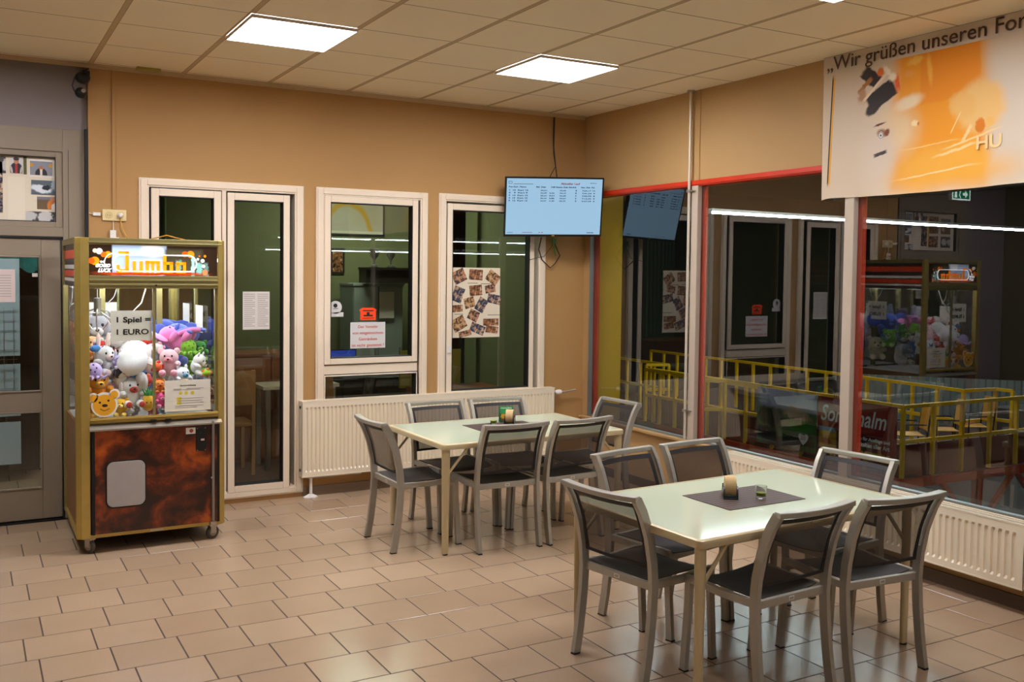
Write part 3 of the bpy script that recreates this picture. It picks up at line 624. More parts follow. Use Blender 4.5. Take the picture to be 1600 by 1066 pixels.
# collage poster
t, w_, h_ = sheet('collage_poster', 'cream poster collage of photographs inside the window left of screen', -1.343, -.868, 1.222, 1.822, mat('poster_cream', 'e6d9bd', .6), 'poster')
def photo_mat(i, a='7a4a2c', b='1c2238', c='c9a27a'):
    k = NT('group_photo_%d' % i if False else 'group_photo'); k.l.new(k.ramp(k.noise(34, 5, dist=.8), [(0, hx(b)), (.38, hx(b)), (.48, hx(a)), (.58, hx(c)), (.7, hx('b03020' if i % 3 == 0 else 'd8c8b0')), (1, hx('f0e6d8'))]), k.b.inputs['Base Color']); k.b.inputs['Roughness'].default_value = .35; return k.m
PM = [photo_mat(i, *q) for i, q in enumerate((('7a4a2c', '1c2238', 'c9a27a'), ('8a5a34', '14161e', 'a3683c'), ('4a4e5c', '1e2640', 'b98e66'), ('9a6a3c', '2a1a18', 'd0b080')))]
ph = [(-.16, .225, .12, .11, 25, 0), (0, .24, .13, .09, -3, 1), (.165, .215, .12, .10, -35, 3), (-.17, .07, .10, .13, -20, 2), (.0, .105, .12, .09, 5, 1), (.14, .12, .10, .07, 10, 0), (.18, .03, .13, .08, -12, 2), (-.06, .0, .10, .09, 15, 3), (.055, -.02, .09, .12, -30, 2), (-.18, -.05, .11, .06, 3, 1), (-.02, -.11, .10, .09, -25, 0), (-.16, -.18, .13, .11, 28, 3), (.15, -.17, .15, .06, 0, 1), (.02, -.225, .14, .08, -22, 2), (-.10, -.265, .12, .05, 12, 0), (.16, -.235, .12, .06, -8, 1)]
for x, z, a, b, r, k in ph: MB().box(-a/2, a/2, -.0008, 0, -b/2, b/2).build('photo', PM[k], t, loc=(x, -.0008, z), rot=(0, RD(-r), 0))
mb = MB()
for x, z, l in ((-.08, .165, .1), (.05, .16, .09), (.12, -.11, .14), (-.2, -.10, .08)): mb.box(x, x+l, -.001, 0, z, z+.004)
mb.build('handwriting', M_ink, t)
# transom picture board above the entrance: one poster of cuttings
t = thing('cuttings_board', 'cream board of racing photographs above the entrance door', 'poster', (0, .0, 0))
def clip(x0, x1, z0, z1, m, nm='cutting', y=.094): return MB().box(-(x1-x0)/2, (x1-x0)/2, 0, .002, -(z1-z0)/2, (z1-z0)/2).build(nm, m, t, loc=((x0+x1)/2, y, (z0+z1)/2))
clip(-5.285, -4.375, 2.10, 2.545, mat('board_cream', 'e9dcc0', .6), 'board', .097)
def XP(p): return -4.47+(p-64)*.00378*1.0+.0
def ZP(p): return 2.57-(p-240)*.00435
M_port = paint('portrait_print', 'd8d4cf', [('e', 0, -.035, .042, .055, 0, .15, '2a2530'), ('r', 0, -.035, .008, .05, 0, .2, 'b03028'), ('e', -.03, -.035, .008, .03, 10, .3, 'c8c0b8'), ('e', .03, -.035, .008, .03, -10, .3, 'c8c0b8'), ('e', 0, .025, .017, .021, 0, .15, 'c98a64'), ('e', 0, .04, .019, .012, 0, .1, '3a302c')])
M_port2 = paint('portrait_print_b', '8f9299', [('e', 0, -.04, .04, .045, 0, .15, '2b2624'), ('e', 0, .0, .014, .018, 0, .15, 'b9774e'), ('r', 0, -.03, .008, .025, 0, .3, 'e8e0d8'), ('r', -.07, .02, .022, .012, 0, .1, 'd89a28'), ('r', .07, .02, .022, .012, 0, .1, 'd89a28')])
M_carp = paint('car_print', '5a646c', [('e', -.01, -.01, .075, .03, -8, .3, 'dfe6ea', .03), ('e', .02, .0, .03, .02, 0, .3, '20262c', .02), ('e', .08, .02, .03, .04, 0, .3, 'b9c2c8', .06)])
M_orp = paint('driver_print', '6a5638', [('r', 0, .05, .12, .03, 0, .3, '7a7880'), ('e', .04, -.02, .035, .05, 0, .2, 'd87a28', .02), ('e', .04, .03, .015, .018, 0, .2, 'c98a64'), ('e', .05, -.03, .02, .03, 0, .2, 'ece4d8', .03)])
M_grp = paint('grey_print_photo', '4a4642', [('e', -.08, 0, .06, .04, 0, .2, 'c8c4be', .05), ('e', .03, 0, .05, .04, 0, .2, 'd0ccc6', .05), ('e', .12, -.02, .035, .05, 0, .2, 'e6dccf'), ('e', .12, .03, .014, .018, 0, .2, 'a87850')])
clip(-4.655, -4.577, 2.425, 2.54, M_port); clip(-4.572, -4.552, 2.42, 2.54, mat('strip_cut', '5a5a30', .6, var=.5, scale=60)); clip(-4.54, -4.385, 2.405, 2.535, M_paper)
clip(-4.532, -4.393, 2.42, 2.515, M_port2, 'cutting', .091); clip(-4.525, -4.378, 2.285, 2.385, M_carp); clip(-4.49, -4.378, 2.185, 2.272, M_orp); clip(-4.56, -4.378, 2.10, 2.168, M_grp); clip(-4.67, -4.565, 2.105, 2.40, mat('cream_sheet', 'efe2c8', .6))
clip(-4.80, -4.70, 2.15, 2.5, PM[2]); clip(-4.72, -4.68, 2.42, 2.53, M_grp); clip(-5.0, -4.84, 2.3, 2.5, PM[1]); clip(-5.0, -4.84, 2.14, 2.27, PM[0]); clip(-5.22, -5.05, 2.3, 2.48, M_orp); clip(-5.22, -5.05, 2.14, 2.27, M_grp); clip(-4.84, -4.82, 2.14, 2.5, mat('strip_yel', 'd8b020', .6))
t, w_, h_ = sheet('notice_sheet', 'white notice sheet taped inside the entrance door glass', -4.86, -4.63, 1.54, 1.765, mat('pinkish_paper', 'e3cfc6', .7), 'notice', .088)
mb = MB()
for k in range(9): mb.box(-.09, .09, -.001, 0, .07-k*.018, .073-k*.018)
mb.build('printed_lines', mat('grey_print', '978d86', .7), t)
tag(MB().box(-4.525, -4.49, .088, .091, 1.715, 1.74).build('door_label', M_wtxt), 'tiny white label on the entrance door glass', 'label')
# exit sign over the entrance, seen in the window reflection
t = thing('exit_sign', 'lit green escape route sign, seen mirrored in the hall window', 'sign', (-5.28, .058, 2.775))
MB().box(-.17, .17, -.05, 0, -.075, .075).build('sign_box', M_white, t, bevel=.004)
M_grn = mat('exit_green', '0a6a3c', .4, emit='12a060', estr=.9); M_exw = mat('exit_white', 'ffffff', .4, emit='e8fff4', estr=2.5)
MB().box(-.16, .16, -.052, -.05, -.065, .065).build('green_face', M_grn, t)
mb = MB(); mb.ring(-.165, .165, -.07, .07, .014, .014, -.0535, -.052); mb.prism([(-.12, 0), (-.07, .045), (-.07, .015), (-.03, .015), (-.03, -.015), (-.07, -.015), (-.07, -.045)], -.054, -.052); mb.cyl((.02, -.054, .035), .012, .002, 'y', 12); mb.bar([(.02, -.053, .02), (.035, -.053, -.01), (.01, -.053, -.045)], .002, .014, up=(1, 0, 0)); mb.box(.08, .12, -.054, -.052, -.045, .045); mb.build('pictogram', M_exw, t)

# ------------------------------------------------------------------ banner
BL, BH = 3.3, .91
M_ban = paint('banner_print', 'd9c4a6', [
 ('r', .86, .45, .34, .48, 0, .30, 'ee9a12', .05), ('r', .93, .70, .20, .20, 2, .10, 'ea8d08', .02), ('e', .95, .13, .52, .16, 3, .6, 'f0ac34', .12), ('r', 1.9, .5, .50, .5, 0, .18, 'ead0a2', .04), ('r', 1.42, .42, .26, .36, 0, .5, 'd9c8b0', .05), ('r', 1.62, .75, .20, .16, 0, .5, 'e8a830', .05), ('r', 2.7, .45, .6, .36, 0, .3, 'e8a028', .2),
 ('e', 1.13, .44, .17, .17, 25, .35, 'efbe70', .06), ('e', 1.02, .46, .10, .08, -30, .4, 'edb865', .04),
 ('e', .58, .37, .20, .20, 0, .75, 'e9c795', .03), ('e', .44, .25, .18, .26, 0, .7, 'dac6ae', .02), ('e', .66, .53, .12, .05, 12, .6, 'f0d8b0', .02),
 ('r', .38, .725, .085, .045, -38, .25, '2b1a10', .03), ('r', .335, .68, .018, .07, -52, .3, 'a8691c', .03), ('e', .315, .62, .04, .06, 0, .6, 'b98a60', .04), ('e', .45, .745, .03, .03, 30, .4, 'e87018', .02),
 ('r', .46, .60, .115, .060, 27, .16, '221510', .015), ('e', .40, .53, .07, .04, 30, .3, '2a1a14', .02), ('r', .575, .66, .02, .06, 10, .6, 'e8601c', .02),
 ('r', .42, .665, .15, .011, 40, .35, 'eed6b2', .01), ('e', .50, .745, .05, .020, -50, .5, 'f4e6cc', .02), ('e', .54, .70, .035, .03, 0, .6, 'f8e8cc', .02),
 ('e', .70, .77, .07, .03, 10, .6, 'f4b848', .04), ('e', .80, .70, .022, .11, 8, .7, 'f4b040', .03), ('e', .66, .70, .05, .03, 0, .7, 'f0a040', .03),
 ('e', 1.13, .335, .035, .045, 0, .3, 'dc7c08', .02), ('e', 1.19, .35, .03, .03, 0, .4, 'f0b860', .02), ('r', .98, .37, .004, .07, -28, .3, 'f2d08c'), ('r', 1.05, .30, .012, .06, -30, .4, 'f2d08c', .02), ('r', 1.08, .27, .20, .007, 14, .5, 'f2cf88', .02), ('r', .98, .215, .16, .009, 12, .5, 'f4cf88', .03), ('r', .80, .26, .22, .005, 4, .5, 'f2c070', .02), ('r', .85, .10, .3, .006, 6, .6, 'f4d090', .03),
 ('e', .455, .425, .055, .009, 12, .6, '5a3018', .015), ('e', .474, .37, .046, .030, -12, .5, '9a6a44', .012), ('e', .466, .357, .020, .024, 0, .15, 'd8d4d0'), ('o', .466, .357, .016, .018, 0, .4, '8a8684'), ('e', .466, .357, .006, .007, 0, .2, '18120f'), ('e', .512, .37, .022, .028, -25, .5, '7a3c14', .02), ('e', .71, .40, .03, .022, 0, .6, 'f6dca8', .02), ('e', .735, .395, .008, .012, 0, .3, 'c88030'),
 ('r', .465, .245, .055, .013, 12, .35, '3c302c', .01),
 ('r', .062, .43, .0055, .36, -2.6, .1, '14100e'), ('r', .075, .43, .008, .36, -2.6, .1, 'e8a41c'),
], .55)
t = thing('wall_banner', 'large hanging fabric banner with orange racing print and brown lettering', 'banner', (-.035, -2.835, 2.292), RD(-90))
def bf(u, v):
    x = BL*u; z = BH*v; return (x, .010*sin(x*7)*(1-v)**2+.006*sin(x*23+1)*(1-v)**3+.002, z-.012*abs(sin(x*2.3))*(1-v)-.03*max(0, .05-x)*(1-v)*8)
MB().grid(bf, 90, 14, (0, .0015, 0)).build('fabric', M_ban, t, smooth=True)
MB().box(0, BL, .0, .012, BH-.004, BH+.004).build('top_cord', M_black, t)
MB().grid(lambda u, v: (BL*u, -.0015-.0, BH-.11+.11*v), 40, 1).build('title_strip', mat('banner_white', 'd6c4ae', .6), t)
M_btxt = mat('brown_lettering', '4c2f14', .6)
text('„Wir grüßen unseren Formel 1 Weltmeister', .115, M_btxt, t, (.03, -.008, .818), width=2.36, height=.115, bold=.0006)
M_hut = mat('pale_lettering', 'f2cf8e', .6)
text('HU', .1, M_hut, t, (1.11, -.0015, .205), width=.15, height=.075, bold=.002)
# ------------------------------------------------------------------ claw machine
CM = thing('claw_machine', 'brass framed claw machine full of plush toys with burl wood base', 'claw machine', (-3.897, -.945, 0), 0)
MW, MD = .45, .88
kb = NT('burl_laminate'); vb_ = kb.noise(4.6, 10, dist=.9); vc_ = kb.noise(14, 5, dist=.6)
cb = kb.ramp(kb.math('ADD', kb.math('MULTIPLY', vb_, .75), kb.math('MULTIPLY', vc_, .25)), [(0, hx('120502')), (.42, hx('240b04')), (.50, hx('4e1a06')), (.57, hx('7c300a')), (.66, hx('b0500f')), (1, hx('c87424'))])
kb.l.new(cb, kb.b.inputs['Base Color']); kb.b.inputs['Roughness'].default_value = .28; kb.b.inputs['Coat Weight'].default_value = .3; M_burl = kb.m
M_side = mat('side_laminate', '8a6238', .4, var=.12, scale=3)
M_tube = mat('lit_tube', 'ffffff', .4, emit='eef4ff', estr=CASE_E)
def part(nm, mb, m, parent=None, **k): return mb.build(nm, m, CM if parent is None else parent, **k)
mb = MB()
part('base_cabinet', MB().box(-.40, .42, .012, MD-.02, .12, .78), mat('cabinet_black', '17100c', .5))
for sx in (-1, 1):
    part('side_panel', MB().box(sx*.425-.008, sx*.425+.008, .05, MD-.05, .12, .80), M_side)
    part('side_glass', MB().box(sx*.43-.002, sx*.43+.002, .05, MD-.04, .82, 1.655), M_glass)
    s = part('striped_side', MB().box(sx*.43-.006, sx*.43+.006, .05, MD-.04, 1.665, 1.93), mat('stripe_brown', '3a2a22', .35))
    for z0, z1, m in ((1.84, 1.895, 'r'), (1.775, 1.80, 'w'), (1.725, 1.765, 'r'), (1.695, 1.715, 'w')):
        x0 = sx*.436; MB().box(x0, x0+sx*.0015, .05, MD-.04, z0, z1).build('stripe', mat('stripe_red', 'f0481c', .35) if m == 'r' else mat('stripe_white', 'f2ece2', .35), s)
for sx in (-1, 1):
    w0 = .08 if sx < 0 else .045
    mb = MB(); a, b = (-MW, -MW+w0) if sx < 0 else (MW-w0, MW)
    o = [(a+.03 if sx < 0 else a, 0), (b if sx < 0 else b-.02, 0), (b, .02), (b, .05), (a, .05), (a, .02)] if sx < 0 else [(a, 0), (b-.02, 0), (b, .02), (b, .05), (a, .05)]
    mb.loops([[(x, y, .10) for x, y in o], [(x, y, 1.968) for x, y in o]]); part('corner_post', mb, M_brass, bevel=.003)
    mb = MB().box(sx*MW, sx*(MW-.03), MD-.04, MD, .10, 1.968); part('corner_post', mb, M_brass2, bevel=.003)
part('base_rail', MB().box(-MW+.04, MW-.02, .002, .03, .10, .122).box(-MW+.002, -MW+.02, .04, MD-.03, .10, .13).box(MW-.02, MW-.002, .04, MD-.03, .10, .13), M_brass)
part('bottom_board', MB().box(-.42, .42, .03, MD-.03, .095, .12), M_black)
mb = MB().box(-.375, MW-.02, .004, .04, 1.925, 1.968).box(-.375, MW-.02, -.002, .006, 1.935, 1.945).box(-MW+.0, -MW+.02, .04, MD-.03, 1.93, 1.968).box(MW-.02, MW, .04, MD-.03, 1.93, 1.968).box(-MW+.02, MW-.02, MD-.03, MD, 1.93, 1.968)
part('top_frame', mb, M_brass2, bevel=.002)
part('top_board', MB().box(-MW+.02, MW-.02, .03, MD-.02, 1.94, 1.955), M_side)
mb = MB().box(-.37, MW-.045, .002, .04, 1.655, 1.735).box(-.37, MW-.045, -.004, .004, 1.70, 1.712).box(-.37, MW-.045, -.004, .004, 1.672, 1.684)
part('header_rail', mb, M_brass2, bevel=.002); part('lock', MB().cyl((.02, -.006, 1.675), .006, .004, 'y', 10), M_black)
# marquee
L1 = [('e', -.315, .155, .012, .012, 0, .2, 'f4ecd8')]
dots = [(-.31, .15, .02, 'f2f0ea'), (-.335, .153, .014, 'e8e0c0'), (-.26, .13, .022, 'ff9a10'), (-.285, .13, .018, 'f06a10'), (-.335, .09, .027, 'ff9a10'), (-.355, .09, .02, 'f0600c'), (-.30, .085, .008, 'f4f0e8'), (-.285, .085, .008, 'f4f0e8'), (-.27, .06, .009, 'f4f0e8'), (.235, .14, .024, 'ff8c10'), (.2, .14, .02, 'e8540c'), (.29, .13, .006, 'f0700c'), (.325, .13, .009, 'ff8c10'), (.31, .10, .013, 'f4f0ea'), (.28, .11, .009, 'd8ece6'), (.315, .065, .012, 'f0e8dc'), (.325, .025, .018, 'f08a50')]
LM = [('r', -.075, .10, .165, .10, 0, .06, 'b8d0f0'), ('e', .0, .04, .14, .05, 0, .8, 'e8d8e8'), ('r', .19, .08, .13, .10, 0, .25, '4a4430'), ('r', .16, .055, .02, .05, 0, .4, '7ab8ac', .03), ('r', .25, .06, .012, .07, 0, .4, 'a8e0d8', .03), ('r', .29, .05, .02, .04, 0, .4, '88c4b8', .04), ('r', .33, .04, .02, .05, 0, .4, '6a8c80', .04), ('e', .0, .165, .075, .055, 0, .5, 'ffffff'), ('r', .0, .012, .36, .01, 0, .4, 'c8480c', .02)]
LM += [('e', x, z, r, r, 0, .15, c) for x, z, r, c in dots]
M_marq = paint('marquee_print', '2e1c0e', LM, .3, emit=.5, coat=.3)
part('marquee_panel', MB().box(-.375, .403, 0, .004, 0, .19), M_marq, loc=(0, .012, 1.735))
M_or = mat('lit_orange', 'ff9a0c', .4, emit='ff9a0c', estr=.75); M_lw = mat('lit_white', 'ffffff', .4, emit='ffffff', estr=2.2)
def mtext(b, x, z, wd, h, m, sz=.1, **k): return text(b, sz, m, CM, (x, .009, z), width=wd, height=h, **k)
# chunky letters cut as outlines
def let(segs, x, z, s=1):
    mb = MB()
    for a, b, c, d in segs: mb.box(x+a*s, x+b*s, .006, .0115, z+c*s, z+d*s)
    part('letter', mb, M_or)
let([(.03, .05, .0, .135), (-.022, .05, .0, .024), (-.022, -.004, .0, .05), (-.01, .05, .118, .135)], -.19, 1.752)
let([(0, .02, .0, .075), (.042, .062, 0, .075), (0, .062, 0, .02)], -.118, 1.752)
let([(0, .02, .0, .078), (.034, .05, 0, .07), (.066, .085, 0, .07), (0, .085, .06, .078)], -.04, 1.752)
let([(0, .02, .0, .115), (.04, .06, 0, .07), (0, .06, 0, .018), (0, .06, .055, .072)], .065, 1.752)
let([(0, .018, .0, .07), (.042, .06, 0, .07), (0, .06, 0, .018), (0, .06, .055, .072)], .145, 1.752)
c_pts = []
for k in range(40):
    a = 2*pi*k/40; c_pts.append((.018+(.20 if cos(a) > 0 else -.20)+.052*cos(a), .006, 1.815+.052*sin(a)))
c_pts = [(x, y, z) for x, y, z in c_pts]
part('neon_outline', MB().tube(c_pts[:13]+c_pts[13:30], .0035, 6).tube(c_pts[30:]+c_pts[:1], .0035, 6), M_lw, smooth=True)
part('neon_outline', MB().tube([(-.19-.04-.052*sin(a), .006, 1.815+.058*cos(a)) for a in [RD(q) for q in range(0, 110, 12)]], .002, 6), M_lw, smooth=True)
text('GOOD', .03, M_lw, CM, (-.335, .008, 1.787), width=.085, height=.022, shear=.4, bold=.001); text('LUCK', .03, M_lw, CM, (-.32, .008, 1.757), width=.08, height=.024, shear=.4, bold=.001)
part('marquee_lamp', MB().cyl((-.36, .05, 1.84), .008, .76, 'x', 10), M_tube)
part('header_board', MB().box(-.42, .42, .07, MD-.05, 1.70, 1.715), M_white)
# front glass, two sliding panes
part('front_glass', MB().box(-.372, .02, .022, .026, .85, 1.655), M_glass); part('front_glass', MB().box(.005, .402, .032, .036, .85, 1.655), M_glass)
part('pane_edge', MB().box(.003, .018, .012, .03, .85, 1.655), M_brass2); part('pane_edge', MB().box(.388, .406, .02, .04, .85, 1.655), M_brass2)
part('back_glass', MB().box(-.41, .41, MD-.03, MD-.026, .82, 1.70), mat('mirror', 'dfe6ea', .02, metal=1.0))
for x in (-.20, .18): part('back_post', MB().box(x-.018, x+.018, MD-.05, MD-.031, .82, 1.70), M_brass2)
mb = MB().box(-.37, .405, .0, .03, .815, .848); mb.box(-.37, .405, -.008, 0, .835, .842); part('glass_track', mb, M_brass, bevel=.002)
mb = MB().loops([[(x, -.03, .772), (x, -.03, .782), (x, .03, .815), (x, .03, .79)] for x in (-.375, .425)]); part('front_ledge', mb, mat('ledge_steel', 'b9b2a4', .3, metal=.8))
for x in (.0, .09): part('catch', MB().box(x-.018, x+.018, -.02, .0, .812, .822), M_black)
part('burl_panel', MB().box(-.345, .385, -.012, .01, .125, .775), M_burl); part('panel_edge', MB().box(-.362, -.345, -.010, .012, .122, .775), M_black); part('panel_edge', MB().box(.395, .412, -.010, .012, .122, .775), M_black); part('burl_strip', MB().box(.385, .395, -.008, .012, .125, .775), M_burl)
part('panel_seam', MB().box(-.02, -.0185, -.0125, -.011, .125, .775), mat('burl_dark', '2a0f06', .5))
def rr2(x0, x1, z0, z1, r):
    p = []
    for cx, cz, a0 in ((x1-r, z1-r, 0), (x0+r, z1-r, 90), (x0+r, z0+r, 180), (x1-r, z0+r, 270)):
        for i in range(7): a = RD(a0+15*i); p.append((cx+r*cos(a), cz+r*sin(a)))
    return p
fl_ = part('prize_flap', MB().prism(rr2(-.277, -.052, .287, .572, .04), -.017, -.011), mat('flap_grey', 'a39a92', .5, var=.1, scale=12), bevel=.002)
MB().prism(rr2(-.285, -.044, .279, .580, .046), -.0145, -.0115).build('flap_rim', M_black, fl_)
co = part('coin_slot', MB().box(.262, .324, -.022, -.011, .60, .755), M_black, bevel=.003)
MB().box(.29, .312, -.0235, -.0215, .668, .680).build('slot_label', mat('pinkish_label', 'd8b8a8', .5), co); MB().cyl((.292, -.026, .715), .008, .005, 'y', 12).build('coin_button', M_black, co)
for x, z in ((.268, .606), (.318, .606), (.268, .749), (.318, .749)): MB().cyl((x, -.0235, z), .003, .002, 'y', 8).build('screw', M_steel, co)
st_ = part('small_label', MB().box(.198, .258, -.0135, -.011, .715, .755), M_white); MB().ball((.232, -.014, .735), (.013, .001, .013), 10).build('label_print', mat('label_red', 'b8583a', .6), st_)
bar = part('locking_bar', MB().cyl((.368, -.022, .13), .009, .66, 'z', 10), mat('bar_steel', '9a948c', .35, metal=.7), smooth=True); MB().box(.35, .385, -.035, .0, .108, .128).build('bar_foot', M_steel, bar); MB().ball((.357, -.03, .42), .007, 8).build('bar_knob', M_steel, bar)
part('rail_badge', MB().box(-.02, .06, -.002, .003, .105, .117), M_steel)
for x, y, a in ((-.375, .04, 35), (.375, .04, -70), (-.375, MD-.09, 10), (.375, MD-.09, 10)):
    c_ = Matrix.Translation((x, y, 0)) @ RZ(RD(a)); mb = MB(); mb.M = c_; mb.cyl((0-.011, 0, .045), .044, .022, 'x', 22); wh = part('wheel', mb, mat('wheel_rubber', '4a4238', .6), bevel=.004)
    mb = MB(); mb.M = c_; mb.cyl((-.0125, 0, .045), .026, .025, 'x', 16); mb.build('wheel_hub', mat('hub_cream', '9a8e76', .5), wh)
    mb = MB(); mb.M = c_; mb.box(-.018, -.014, -.02, .02, .04, .09).box(.014, .018, -.02, .02, .04, .09).box(-.022, .022, -.03, .03, .086, .098); mb.build('wheel_fork', M_steel, wh)
part('interior_floor', MB().box(-.42, .42, .03, MD-.03, .79, .80), M_white)
for y, z in ((.075, 1.685), (.42, 1.69), (.78, 1.685)): part('case_lamp', MB().cyl((-.38, y, z-.002), .009, .76, 'x', 10), M_tube)
# claw and its cables
cl = part('claw', MB().cyl((-.30, .22, 1.50), .022, .09, 'z', 14).cyl((-.30, .22, 1.59), .004, .11, 'z', 8).cyl((-.30, .22, 1.475), .03, .02, 'z', 14), M_steel, smooth=True)
for k in range(3):
    a = RD(120*k+20); d = Vector((cos(a), sin(a), 0)); c0_ = Vector((-.30, .22, 0))
    MB().tube([c0_+d*.02+Vector((0, 0, 1.52)), c0_+d*.075+Vector((0, 0, 1.50)), c0_+d*.085+Vector((0, 0, 1.45)), c0_+d*.035+Vector((0, 0, 1.385))], .005, 6).build('claw_finger', M_steel, cl, smooth=True)
part('claw_cable', MB().tube([(-.28, .22, 1.50), (-.22, .2, 1.455), (-.12, .18, 1.475), (-.04, .18, 1.56), (0, .2, 1.69)], .004, 6).tube([(-.25, .2, 1.46), (-.215, .18, 1.40), (-.225, .17, 1.33), (-.26, .16, 1.28)], .003, 6), M_white, smooth=True)
part('claw_cable', MB().tube([(-.39, .5, 1.69), (-.385, .45, 1.58), (-.36, .40, 1.50), (-.35, .36, 1.56), (-.34, .33, 1.68)], .004, 6), M_white, smooth=True)
part('claw_rail', MB().box(-.41, .41, .20, .24, 1.665, 1.68).box(-.32, -.28, .06, .80, 1.65, 1.665), M_steel)
def psheet(nm, x0, x1, z0, z1, y, m): 
    return part(nm, MB().box(-(x1-x0)/2, (x1-x0)/2, 0, .0015, -(z1-z0)/2, (z1-z0)/2), m, loc=((x0+x1)/2, y, (z0+z1)/2))
ps = psheet('price_sign', -.245, .0, 1.325, 1.515, .032, mat('sign_white', 'efe8d8', .7)); M_serif = M_ink
def sgn(b, x, z, wd, h, par): text(b, .05, M_serif, par, (x, -.001, z), width=wd, height=h, bold=.0012)
sgn('1 Spiel =', -.098, .022, .2, .046, ps); sgn('1 EURO', -.098, -.055, .19, .036, ps)
ps = psheet('price_sign', -.03, .21, 0, .19, .0, mat('sign_white', 'efe8d8', .7)); ps.location = (.412, .62, 1.43); ps.rotation_euler = (0, 0, pi/2); sgn('1 Spiel =', -.098, .022, .2, .046, ps); sgn('1 EURO', -.098, -.055, .19, .036, ps)
ps = psheet('price_sign', -.12, .12, 0, .19, .0, mat('sign_white', 'efe8d8', .7)); ps.location = (-.412, .35, 1.38); ps.rotation_euler = (0, 0, -pi/2); sgn('1 Spiel =', -.098, .022, .2, .046, ps); sgn('1 EURO', -.098, -.055, .19, .036, ps)
ins = psheet('instruction_sheet', .075, .362, .862, 1.062, .028, mat('sheet_offwhite', 'ddd6c4', .7))
mb = MB()
for k, (x0, x1, z) in enumerate(((-.09, -.04, .042), (-.01, .10, .044), (-.09, .08, .036), (-.06, .1, -.02), (-.06, .09, -.035), (-.06, .1, -.05), (-.08, .1, -.068), (-.08, .06, -.08))): mb.box(x0, x1, -.001, 0, z, z+.003)
mb.build('printed_lines', mat('grey_print', '978d86'), ins); text('Spielanleitung', .014, M_ink, ins, (-.05, -.001, .062), width=.1, height=.012)
mb = MB()
for x in (-.045, -.01, .03): mb.cyl((x, -.001, .016), .011, .001, 'y', 12)
mb.box(-.07, -.04, -.001, 0, -.03, -.01).box(-.07, -.04, -.001, 0, -.055, -.038); mb.build('yellow_marks', mat('mark_yellow', 'd8c23a', .6), ins)
sk = part('bear_sticker', MB().cyl((-.285, .017, .93), .078, .0012, 'y', 24).cyl((-.35, .017, .975), .032, .0012, 'y', 16).cyl((-.225, .017, .995), .032, .0012, 'y', 16), mat('sticker_border', 'e8e4dc', .5))
MB().cyl((-.285, .0155, .928), .066, .0012, 'y', 24).cyl((-.347, .0155, .972), .023, .0012, 'y', 16).cyl((-.228, .0155, .992), .023, .0012, 'y', 16).build('bear_face', mat('bear_yellow', 'eaa51c', .5), sk)
mb = MB().cyl((-.312, .0145, .945), .007, .001, 'y', 10).cyl((-.262, .0145, .955), .007, .001, 'y', 10).ball((-.283, .0148, .925), (.017, .0008, .009), 10).tube([(-.31, .0145, .905), (-.285, .0145, .893), (-.255, .0145, .905)], .002, 5); mb.build('bear_features', M_ink, sk)

